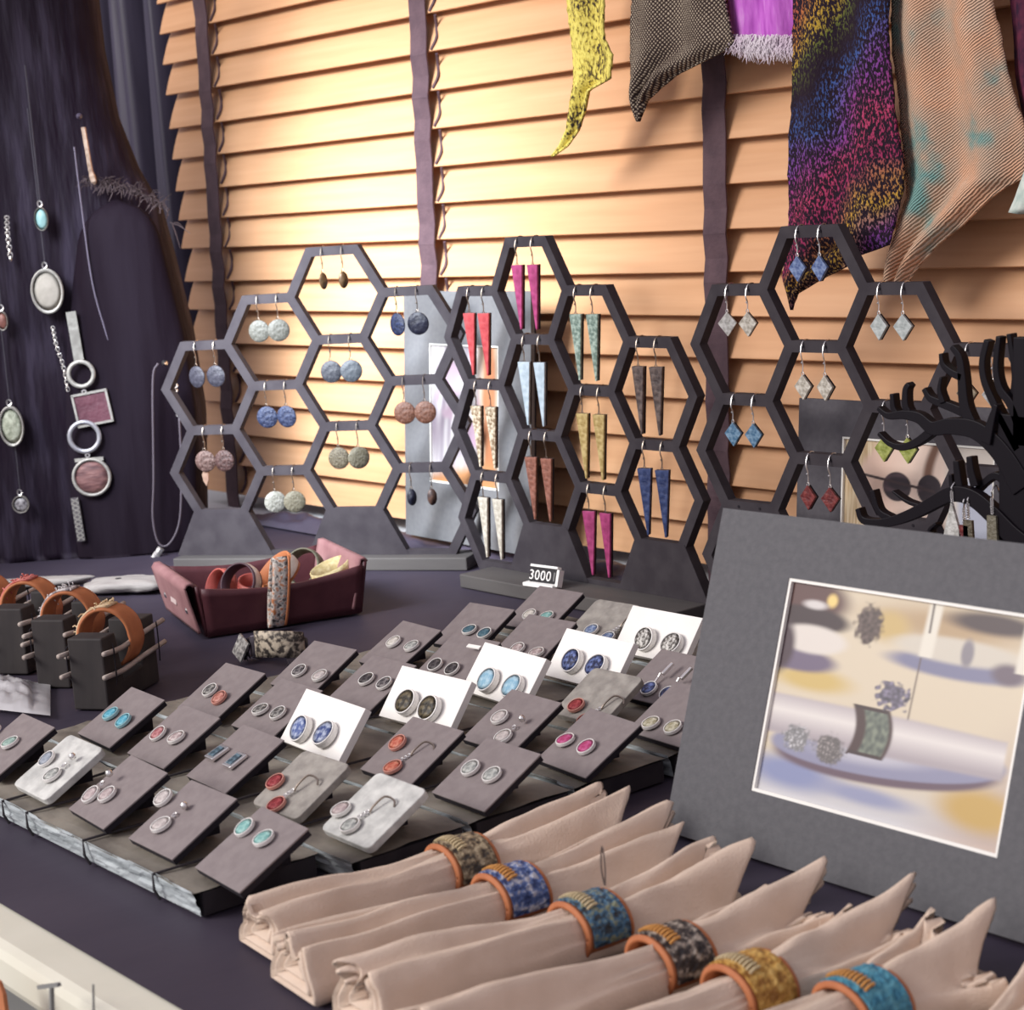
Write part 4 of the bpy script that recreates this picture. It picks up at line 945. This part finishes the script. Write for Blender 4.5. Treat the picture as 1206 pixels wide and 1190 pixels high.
ms = scarf('fluffy_scarf', 'fluffy magenta scarf end with pale fringe beside the rainbow scarf', [(0, 855, 935), (30, 860, 935), (45, 864, 934), (56, 872, 933)], 1.045, m_mag, 2, .003, .003)
mb = MB()
o_ = ms.location
for i in range(620):
    px = random.uniform(860, 936); py = random.uniform(40, 56)
    if py > 46 + (px - 860) * .5 and px < 880: py = 44
    P = at(px, py, 'y', 1.039 + random.uniform(-.004, .002)) - o_
    L_ = random.uniform(.006, .013); mb.tube([P, P + Vector((random.uniform(-.002, .002), random.uniform(-.004, .001), -L_ * .5)), P + Vector((random.uniform(-.004, .004), random.uniform(-.005, .002), -L_))], [.0005, .0004, .0001], 3)
fr = mb.build('fringe', mat('lilac_fluff', (.58, .46, .56), .9, (.66, .60, .64), 30), ms); fr['kind'] = 'stuff'
scarf('rainbow_scarf', 'long black knitted scarf with rainbow flecks behind the right stand', [(0, 932, 1047), (64, 931, 1045), (128, 929, 1050), (192, 927, 1060), (224, 926, 1060), (265, 925.5, 1049), (290, 922, 1044), (300, 921, 1012), (313, 920, 998), (330, 918, 962), (345, 925, 938), (365, 931.5, 932.5)], 1.022, m_rain, 2, .003, .002)
scarf('peach_scarf', 'peach and teal twill scarf hanging right of the rainbow scarf', [(0, 1047, 1165), (64, 1047, 1178), (120, 1054, 1192), (160, 1057, 1207), (208, 1061, 1204), (220, 1062, 1180), (233, 1062, 1165), (258, 1054, 1136), (290, 1047, 1098), (313, 1043, 1079), (335, 1040, 1066)], 1.036, m_orange, 2, .005, .002)
scarf('maroon_scarf', 'dark maroon scarf cut by the right edge of the photo', [(0, 1186, 1270), (90, 1194, 1280), (140, 1203, 1280), (200, 1215, 1280)], 1.050, m_maroon, 2, .004)
scarf('pale_scarf', 'tip of a pale mint scarf low at the right photo edge', [(0, 1225, 1290), (120, 1222, 1290), (195, 1207, 1285), (235, 1193, 1240), (251, 1187, 1215)], 1.0, m_pale, 1, .003)

# ------------------------------------------------------------------ leather tray with bracelets
c0, c1, c2 = at(245, 753, 'z', 0), at(176, 730, 'z', 0), at(425, 724, 'z', 0)
ex = (c2 - c0); Lx = ex.length; ex.normalize(); ey = Vector((-ex.y, ex.x, 0)); Ly = (c1 - c0).dot(ey)
tM = Matrix((ex, ey, Vector((0, 0, 1)))).transposed().to_4x4(); tM = T(c0 + Vector((0, 0, .0012))) @ tM
ty = thing('leather_tray', 'burgundy leather tray with snapped pink suede ends holding bracelets', 'tray', tM)
hH = .040; fla = .006
MB().box((Lx / 2, Ly / 2, .0015), (Lx, Ly, .003)).build('tray_floor', BURG, ty)
def wall_long(y, s):
    def f(u, v):
        sag = .007 * math.sin(u * math.pi) * v
        return (Lx * u + (u - .5) * .006 * v, y + s * fla * v, .001 + (hH - sag) * v)
    return MB().grid(20, 6, f).build('long_side', BURG, ty, solid=.0028, smooth=True)
wall_long(0, -1); wall_long(Ly, 1)
def wall_short(x, s): return MB().grid(12, 6, lambda u, v: (x + s * fla * v, Ly * u + (u - .5) * .010 * v, .001 + (hH + .002) * v)).build('short_side', BURG, ty, solid=.0028, smooth=True)
wall_short(0, -1); wall_short(Lx, 1)
# folded suede flaps
def flap(x, s, out):
    def f(u, v):
        t = v * 1.25; yy = -.004 + (Ly + .008) * u
        if t < .25: a = t / .25 * math.pi; return (x + s * (fla + .002 + (.0035 if out else -.0035) * (1 - math.cos(a)) / 1), yy, hH + .003 + .003 * math.sin(a))
        k = (t - .25)
        return (x + s * ((fla + .0035) * (1 - k * .95) + (.0065 if out else -.0075)), yy + .0, hH + .003 - k * hH * .95)
    return MB().grid(16, 14, f).build('suede_flap', PINKS, ty, solid=.0022, smooth=True)
flp = flap(0, -1, True); flap(Lx, 1, False)
for yy in (Ly * .12, Ly * .83):
    MB().lathe([(0, .0016), (.002, .0013), (.0032, .0004), (.0032, -.0002)], 14, T((-.0115, yy, .022)) @ R(-math.pi / 2, 'Y')).build('snap', SILVER, flp, smooth=True)
MB().box((-.0125, Ly * .52, .0255), (.0006, Ly * .18, .010)).build('tag', mat('pale_tag', (.52, .40, .38), .7), flp)
def bracelet(loc, r, wd, rot, m, label, inner=None, parent_m=None):
    M = T(loc) @ rot
    root = thing('bracelet', label, 'bracelet', M, 'bracelets in the leather tray')
    MB().lathe([(r, -wd / 2), (r + .0012, -wd / 2), (r + .0016, 0), (r + .0012, wd / 2), (r, wd / 2), (r, -wd / 2)], 36).build('band', m, root, smooth=True)
    MB().lathe([(r + .0015, -wd * .32), (r + .0021, 0), (r + .0015, wd * .32)], 36, caps=False).build('decorated_face', inner or m, root, smooth=True)
def TL(x, y, z): return tM @ Vector((x, y, z))
bd = .009
TX = {k: v for k, v in (('tan', LEATHER), ('plum', mat('plum_leather', (.06, .025, .035), .5)), ('redl', mat('red_leather', (.33, .06, .05), .5, (.42, .1, .08), 90)), ('olive', mat('olive_band', (.08, .075, .05), .6, (.16, .15, .1), 150)), ('gold', mat('gold_woven', (.48, .38, .17), .6, (.62, .53, .30), 260, .6, 260)), ('speck', mat('speckled_textile', (.05, .04, .04), .8, [(.55, .5, .45), (.45, .16, .06)], 260, .6, 260)), ('wht', mat('cream_band', (.55, .47, .40), .7, (.65, .57, .5), 200)))}
bracelet(TL(.040, .035, .032), .0155, .012, R(.4, 'Z') @ R(1.15, 'X'), TX['plum'], 'dark plum bracelet standing at the left of the tray', SILVW)
bracelet(TL(.030, .066, .0245), .0150, .011, R(1.2, 'X'), TX['redl'], 'dull red bracelet leaning at the back of the tray', TX['redl'])
bracelet(TL(.072, .036, .036), .0175, .013, R(-.2, 'Z') @ R(.75, 'X'), TX['tan'], 'tan leather bracelet topmost in the middle of the tray', TX['wht'])
bracelet(TL(.062, .072, .0195), .0150, .012, R(.3, 'Y'), TX['redl'], 'bright red bracelet lying under the tan bracelet', TX['redl'])
bracelet(TL(.105, .072, .030), .0150, .013, R(.5, 'Z') @ R(1.1, 'X'), TX['olive'], 'olive bracelet standing near the pink end of the tray', TX['olive'])
bracelet(TL(.118, .034, .030), .0165, .014, R(-.2, 'Z') @ R(.35, 'X'), TX['gold'], 'gold woven bracelet lying at the right end of the tray', TX['gold'])
bracelet(TL(.093, .026, .0155), .0140, .010, R(.2, 'X'), TX['wht'], 'cream bracelet low at the front of the tray', TX['wht'])
bracelet(TL(.034, .022, .0145), .0130, .010, R(.1, 'X'), TX['redl'], 'wine red bracelet low at the front left of the tray', BURG)
# bracelet hanging over the front wall
hb = thing('hanging_cuff', 'speckled cuff bracelet hanging over the front wall of the tray', 'bracelet', tM @ T((Lx * .44, -.0125, .012)))
def cuff(u, v):
    a = u * 2 * math.pi
    return (.0062 * (v * 2 - 1) + .004 * math.sin(a), -.0012 + .0068 * math.cos(a) * .9, .0190 + .0275 * math.sin(a))
MB().grid(36, 4, cuff).build('speckled_band', TX['speck'], hb, solid=.0014, smooth=True)
def cuff2(u, v):
    a = u * 2 * math.pi; s = (v - .5) * .0022
    return (.0074 + s + .004 * math.sin(a), -.0012 + .0066 * math.cos(a) * .9, .0190 + .0272 * math.sin(a))
MB().grid(36, 1, cuff2).build('leather_edge', LEATHER, hb, solid=.0018, smooth=True)
# dark tassel bracelet on the cloth
q0 = at(330, 775, 'z', .003)
db = thing('tassel_bracelet', 'black fringed bracelet with snakeskin panel and square charm before the tray', 'bracelet', T((q0.x, q0.y, .0015)) @ R(.15, 'Z'))
DK = mat('dark_band', (.022, .018, .026), .6, (.05, .04, .05), 120)
def ring2(u, v, r=.0225, h=.015): a = u * 2 * math.pi; return (r * 1.1 * math.cos(a), r * .78 * math.sin(a), .002 + h * v + .006 * math.sin(a + 2.6))
MB().grid(40, 3, lambda u, v: ring2(u, v)).build('band', DK, db, solid=.0016, smooth=True)
for vv in (0, 1): MB().tube([ring2(k / 40, vv, .0219) for k in range(40)], .0009, 5, closed=True).build('band_rim', mat('ash_rim', (.16, .14, .17), .6), db, smooth=True)
SN = mat('snakeskin', (.05, .04, .035), .6, (.55, .47, .36), 240, .5, 240, lo=.42, hi=.58)
MB().grid(16, 3, lambda u, v: tuple(Vector(ring2(.72 + u * .30, v * 1.25 - .05, .0240, .016)))).build('snakeskin_panel', SN, db, solid=.0012, smooth=True)
mb = MB()
for i in range(16):
    a = math.pi * (1.02 + .20 * i / 16); b = Vector((.0237 * math.cos(a), .017 * math.sin(a), .015))
    mb.tube(bez([b, b + Vector((-.005, -.002, .000)), b + Vector((-.0065 + random.uniform(-.002, .003), -.005, -.008)), b + Vector((-.004 + random.uniform(-.004, .005), -.006, -.014))], 3), .0006, 4)
for i in range(8):
    a = math.pi * (1.80 + .012 * i); b = Vector((.025 * math.cos(a), .018 * math.sin(a), .006)); mb.tube([b, b + Vector((.006, -.004, -.001)), b + Vector((.004 + .01 * random.random(), -.006, -.004))], .0005, 4)
o = mb.build('fringe', DK, db); o['kind'] = 'stuff'
MB().box((0, 0, 0), (.016, .0015, .016), T((-.0235, -.0175, .0105)) @ R(-.3, 'Z') @ R(.35, 'Y') @ R(-.35, 'X')).build('square_charm', mat('etched_silver', (.12, .11, .11), .45, (.52, .50, .47), 330, .4, 330, metal=.3), db)

# ------------------------------------------------------------------ bracelet blocks
BLK = mat('dark_oak_block', (.022, .018, .019), .7, (.040, .033, .032), 40, .3, 60, stretch=(1, 1, .3))
STK = mat('pale_dowel', (.34, .28, .25), .6, (.42, .36, .32), 120)
def block(label, px, py, cuffm, patchm, dl=.076):
    p = at(px, py, 'z', 0); yaw = math.radians(34)
    M = T((p.x, p.y, .001)) @ R(yaw, 'Z')
    root = thing('bracelet_block', label, 'display block', M, 'dark wooden bracelet blocks')
    wd, hh = .027, .051
    X = Matrix(((0, 0, 1, 0), (1, 0, 0, 0), (0, 1, 0, 0), (0, 0, 0, 1)))
    MB().prism([(0, 0), (dl, 0), (dl, hh), (dl - .018, hh), (dl - .022, .018), (.026, .015), (.019, hh), (0, hh)], 0, wd, X).build('notched_block', BLK, root, bevel=.0012)
    for s, zz in ((-.0032, .040), (-.0032, .025), (wd + .0032, .041), (wd + .0032, .025)):
        MB().tube(bez([(s, -.006 + random.uniform(-.003, .003), zz), (s, .02, zz - .0015), (s, .05, zz + .001), (s, dl + .004 + random.uniform(0, .006), zz + .003)], 3), .0019, 7).build('dowel', STK, root, smooth=True)
    for s in (-.0032, wd + .0032):
        for yy in (.006, dl - .006): MB().tube([(s + .0018, yy, .046), (s + math.copysign(.0022, s), yy, .042), (s + math.copysign(.0022, s), yy, .024), (s + .0018, yy, .017)], .0005, 4).build('cord_tie', CARDBACK, root)
    if cuffm:
        cf = thing('leather_cuff', f'{cuffm[1]} straddling the {cuffm[2]} wooden block', 'bracelet', M @ T((wd / 2, dl * .47, .0)), 'cuffs on the bracelet blocks')
        def arch(u, v, wdt=.0095, rr=0.):
            a = math.pi * (1.32 - 1.64 * u)
            return ((.0180 + rr) * math.cos(a) * (1.05 if math.sin(a) < 0 else 1), (v * 2 - 1) * wdt + .004 * math.cos(a), .045 + (.020 + rr) * math.sin(a) * (1.2 if math.sin(a) < 0 else 1))
        MB().grid(34, 4, arch).build('leather_band', cuffm[0], cf, solid=.0022, smooth=True)
        MB().grid(20, 3, lambda u, v: arch(.08 + u * .46, v, .0075, .0019)).build('woven_patch', patchm, cf, solid=.0016, smooth=True)
        mb = MB()
        for i in range(46):
            P = Vector(arch(random.uniform(.1, .55), random.random(), .0078, .003)); d = Vector((random.uniform(-.004, .004), random.uniform(-.004, .004), random.uniform(-.004, .003)))
            mb.tube([P, P + d * .5 + Vector((0, 0, .001)), P + d], .0006, 4)
        o = mb.build('loose_threads', patchm, cf); o['kind'] = 'stuff'
CREAMW = mat('cream_crochet', (.50, .35, .20), .8, (.66, .52, .34), 260, .6, 260); CORALW = mat('coral_crochet', (.45, .10, .09), .8, (.55, .2, .17), 260, .6, 260); SILVWV = mat('silver_crochet', (.14, .12, .14), .6, (.66, .63, .62), 260, .6, 260)
block('dark notched bracelet block with dowels, nearest of the row', 88, 838, (LEATHER, 'orange leather cuff with cream crochet patch', 'nearest'), CREAMW)
block('dark notched bracelet block, second of the row behind the nearest', 45, 812, (LEATHER, 'tan cuff with silver woven patch', 'second'), SILVWV)
block('dark notched bracelet block, third of the row at left edge', -3, 796, (LEATHER, 'tan cuff with coral crochet patch', 'third'), CORALW)
block('dark notched bracelet block cut off by the left photo edge', -58, 788, (LEATHER, 'plain orange cuff with dark patch', 'leftmost'), DK)

# driftwood
def lump(name, label, cat, px, py, sx, sy, sz, m, yaw, seed, hole=False):
    p = at(px, py, 'z', .0); root = thing(name, label, cat, T((p.x, p.y, .001)) @ R(yaw, 'Z'))
    def f(u, v):
        a = u * 2 * math.pi; b = v * math.pi
        r = 1 + .45 * nz(math.cos(a) * 2.2, math.sin(a) * 2.2 + seed, v * 2) + .12 * nz(math.cos(a) * 7, math.sin(a) * 7 + seed, v * 5)
        return (sx * math.cos(a) * math.sin(b) ** .8 * r, sy * math.sin(a) * math.sin(b) ** .8 * r, sz * (1 + math.copysign(abs(math.cos(b)) ** .6, math.cos(b))))
    MB().grid(28, 12, f).build('body', m, root, smooth=True)
    if hole: MB().lathe([(0, 0), (.0028, .0002), (.003, -.001)], 12, T((-sx * .2, -sy * .1, sz * 2.0))).build('knot_hole', CARDBACK, root)
PALEW = mat('pale_driftwood', (.24, .215, .205), .8, (.36, .33, .31), 30, .4, 60, stretch=(1, 5, 5))
lump('driftwood', 'pale flat driftwood piece with a dark knot beside the tray', 'driftwood', 152, 697, .040, .022, .006, PALEW, .7, 3, True)
lump('driftwood', 'pale grey driftwood strip at the foot of the dark slab', 'driftwood', 40, 692, .055, .012, .004, PALEW, .85, 8)
# plastic bag
def bag(u, v):
    p = at(-60 + 120 * u, 842 - 38 * v + 14 * (u - .5), 'z', 0)
    e = math.sin(math.pi * u) ** .6 * math.sin(math.pi * v) ** .6
    if u > .8: e *= .5
    return (p.x, p.y, .0035 + e * .009 + .004 * e * nz(u * 9, v * 7, 1) + .0018 * nz(u * 26, v * 18, 4) * e)
bg_ = MB().grid(40, 24, bag).build('plastic_bag', mat('clear_plastic', (.88, .86, .88), .2, trans=.5, spec=.7), smooth=True)
tag(bg_, 'crumpled clear plastic bag lying before the bracelet blocks at left', 'bag')

# ------------------------------------------------------------------ napkins with leather rings
def napkin(idx, cx, yr, label, ringlabel, inlay, y0, y1, wn, wf, hn, hf, yaw, seed, np_=3, ringz=.0):
    rs = random.Random(seed)
    M = T((cx, yr, .0015)) @ R(yaw, 'Z')
    root = thing('folded_napkin', label, 'napkin', M, 'blush linen napkins')
    ph = rs.uniform(0, 6.28); lean = rs.uniform(-.1, .1)
    NS, NT = 70, 44
    def prof(s):
        # s in [-1,1]: -1 near end, 0 ring, 1 fan end
        if s < 0:
            t = min(1, (-s) / .9); e = t * t * (3 - 2 * t)
            return .0125 + (wn - .0125) * e, .0205 + (hn - .0205) * e, .0016 + .0034 * e
        t = min(1, s); e = t ** 1.15
        return .0125 + (wf - .0125) * e, .0205 + (hf - .0205) * e, .0014 + .0105 * e
    def sec(s, a):
        wdt, hgt, pl = prof(s)
        t = math.cos(a)
        if a <= math.pi:        # top
            env = max(0, math.sin(a)) ** .62
            fold = math.cos(np_ * math.pi * t + ph + (s * .5)) 
            sharp = math.copysign(abs(fold) ** .8, fold)
            z = .0011 * env * math.cos(9.5 * math.pi * t + ph) * math.exp(-(s / .38) ** 2) + hgt * env * (1 + .18 * nz(t * 1.5 + seed, s * 2, 1)) + pl * env * sharp + .0012 * nz(t * 8, s * 5, seed)
            x = wdt * t + .25 * pl * nz(s * 3, t * 3, seed)
        else:
            z = .0; x = wdt * t
        yy = (y0 - yr) * (-s) if s < 0 else (y1 - yr) * s
        if s > .6 and a <= math.pi: yy += (s - .6) / .4 * (.012 * math.cos(np_ * math.pi * t + ph + .5) * math.sin(a) - .010 * abs(t))
        if s < -.6 and a <= math.pi: yy += (-s - .6) / .4 * .006 * nz(t * 3, seed, 2)
        return Vector((x + lean * z, yy, max(z, 0.)))
    mb = MB(); rows = []
    angs = [math.pi * i / (NT - 8) for i in range(NT - 7)] + [math.pi + math.pi * i / 8 for i in range(1, 8)]
    ss = [-1 + 2 * i / NS for i in range(NS + 1)]
    vs = [sec(s, a) for s in ss for a in angs]; k = len(angs)
    fs = [(i * k + j, (i + 1) * k + j, (i + 1) * k + (j + 1) % k, i * k + (j + 1) % k) for i in range(NS) for j in range(k)]
    # layered end caps
    def cap(base, sgn, first):
        nonlocal vs, fs
        loop = [vs[base + j] for j in range(k)]; cen = sum(loop, Vector()) / k; prev = list(range(base, base + k))
        for q, (sc, dy) in enumerate(((.95, .0010), (.90, -.0060), (.80, -.0065), (.77, .0005), (.68, .001), (.64, -.007), (.50, -.0075), (.47, -.001), (.38, -.0005), (.34, -.008), (.05, -.009))):
            o = len(vs); vs += [cen + Vector(((p.x - cen.x) * sc, (p.y - cen.y) + sgn * dy, (p.z - cen.z) * sc)) for p in loop]
            cur_ = list(range(o, o + k))
            for j in range(k):
                f_ = (prev[j], prev[(j + 1) % k], cur_[(j + 1) % k], cur_[j]); fs.append(f_ if first else f_[::-1])
            prev = cur_
        fs.append(tuple(prev) if first else tuple(prev[::-1]))
    cap(0, -1, True); cap(NS * k, 1, False)
    mb.add(vs, fs)
    mb.build('linen', LINEN, root, smooth=True)
    if ringlabel:
        rg = thing('napkin_ring', ringlabel, 'napkin ring', M @ T((0, 0, .0122)), 'leather napkin rings')
        X = R(-math.pi / 2, 'X'); rx, rz, hw = .0150, .0112, .0125
        def arc(u, v, dr=0., hw_=hw):
            a = 2 * math.pi * u; return ((rx + dr) * math.cos(a), (v * 2 - 1) * hw_, (rz + dr) * math.sin(a))
        MB().grid(44, 4, arc).build('leather_band', LEATHER, rg, solid=.0018, smooth=True)
        for e in (-1, 1): MB().tube([((rx + .0009) * math.cos(2 * math.pi * t / 44), e * (hw - .0011), (rz + .0009) * math.sin(2 * math.pi * t / 44)) for t in range(44)], .0011, 6, closed=True).build('leather_edge', LEATHER, rg, smooth=True)
        MB().grid(36, 10, lambda u, v: tuple(Vector(arc(-.04 + .58 * u, v, .0019 + .0007 * nz(u * 26, v * 9, seed), .0098)))).build('woven_inlay', inlay, rg, solid=.0012)
        mb = MB()
        for i in range(11):
            u = .16 + .020 * i
            A, B = Vector(arc(u, .12, .0030, .0098)), Vector(arc(u + .012, .42, .0032, .0098)); mb.tube([A, (A + B) / 2 + Vector((0, 0, .0005)), B], .0007, 4)
        mb.build('stitches', mat('gold_thread_%d' % (idx % 2), ((.52, .42, .25), (.55, .26, .07))[idx % 2], .6), rg)
def ringm(n, a, b): return mat('ring_' + n, a[0] if isinstance(a, list) else a, .55, b, 320, .8, 320, lo=.36, hi=.64, detail=3)
RI = [ringm('bronze', (.045, .035, .028), [(.20, .15, .09), (.42, .34, .22)]), ringm('cobalt', (.025, .045, .14), [(.08, .13, .30), (.45, .45, .50)]), ringm('peacock', (.03, .035, .04), [(.05, .14, .24), (.22, .24, .16)]),
      ringm('onyx', (.02, .016, .018), [(.07, .055, .05), (.42, .36, .30)]), ringm('amber', (.25, .11, .02), [(.45, .24, .05), (.62, .40, .12)]), ringm('teal', (.03, .15, .24), [(.06, .24, .34), (.10, .30, .38)])]
NP = [  # ring px, labels
 (552, 1012, 'bronze', 'farthest left'), (606, 1046, 'cobalt blue', 'second'), (694, 1078, 'peacock blue', 'third'), (790, 1118, 'black speckled', 'fourth'), (893, 1157, 'golden amber', 'fifth'), (1006, 1170, 'teal', 'sixth')]
for i, (px, py, word, od) in enumerate(NP):
    P = at(px, py, 'z', .018)
    rr = random.Random(40 + i)
    napkin(i, P.x + [-.006, -.003, .0, .0, -.005, .004][i], P.y, f'blush linen napkin gathered in the {word} ring, {od} from the left', f'orange leather napkin ring with {word} woven inlay', RI[i],
           [.408, .395, .393, .385, .38, .37][i], [.610, .598, .590, .584, .588, .588][i], [.020, .021, .023, .022, .020, .019][i], [.026, .026, .026, .025, .024, .028][i],
           [.021, .023, .026, .025, .020, .021][i], [.020, .021, .021, .023, .026, .027][i], [-.08, -.09, -.09, -.09, -.09, -.09][i], 11 + i * 3, [2, 3, 2, 2, 2, 2][i])
P = at(1215, 1165, 'z', .02)
napkin(6, P.x + .008, P.y - .03, 'blush napkin cut by the lower right corner of the photo', None, RI[0], .40, .60, .024, .026, .026, .036, -.04, 33, 2)
mb = MB().tube(bez([(0, 0, 0), (-.0015, 0, .008), (0, 0, .018), (.0012, 0, .010), (.0004, 0, 0)], 4), .0004, 4)
lp = mb.build('thread_loop', mat('dark_thread', (.12, .09, .08), .8)); P = at(712, 1043, 'z', .031); lp.location = P
tag(lp, 'thin dark thread loop standing on the peacock blue napkin ring', 'thread')

# ------------------------------------------------------------------ pale sign panel under the front edge of the table
pn = thing('pale_banner', 'pale grey banner with dark letters leaning below the front table edge', 'banner', (-.80, .318, -.02))
MB().box((0, 0, -.30), (.70, .004, .58)).build('sheet', mat('pale_banner_sheet', (.36, .37, .35), .8, (.40, .41, .39), 6), pn)
def bq(px, py): p = at(px, py, 'y', .3155); return Vector((p.x + .80, -.0026, p.z + .02))
def stroke(px0, py0, px1, py1, w_):
    a, b = bq(px0, py0), bq(px1, py1); return MB().tube([a, b], w_, 4)
mk_ = mat('grey_lettering', (.20, .20, .195), .8)
mb = MB(); mb.tube([bq(46, 1163), bq(70, 1160)], .0012, 4); mb.tube([bq(61, 1161), bq(62, 1215)], .0012, 4)
mb.build('letter', mk_, pn)
MB().tube([bq(110, 1160), bq(111, 1215)], .0005, 4).build('letter_stroke', mk_, pn)
ob = at(2, 1178, 'y', .310)
od = thing('orange_tag', 'orange leather tag hanging at the lower left corner of the photo', 'tag', ob)
MB().prism([(-.012, -.03), (.006, -.03), (.0045, .004), (.001, .009), (-.012, .010)], -.001, .001, XZ).build('tag_body', LEATHER, od, bevel=.0004)
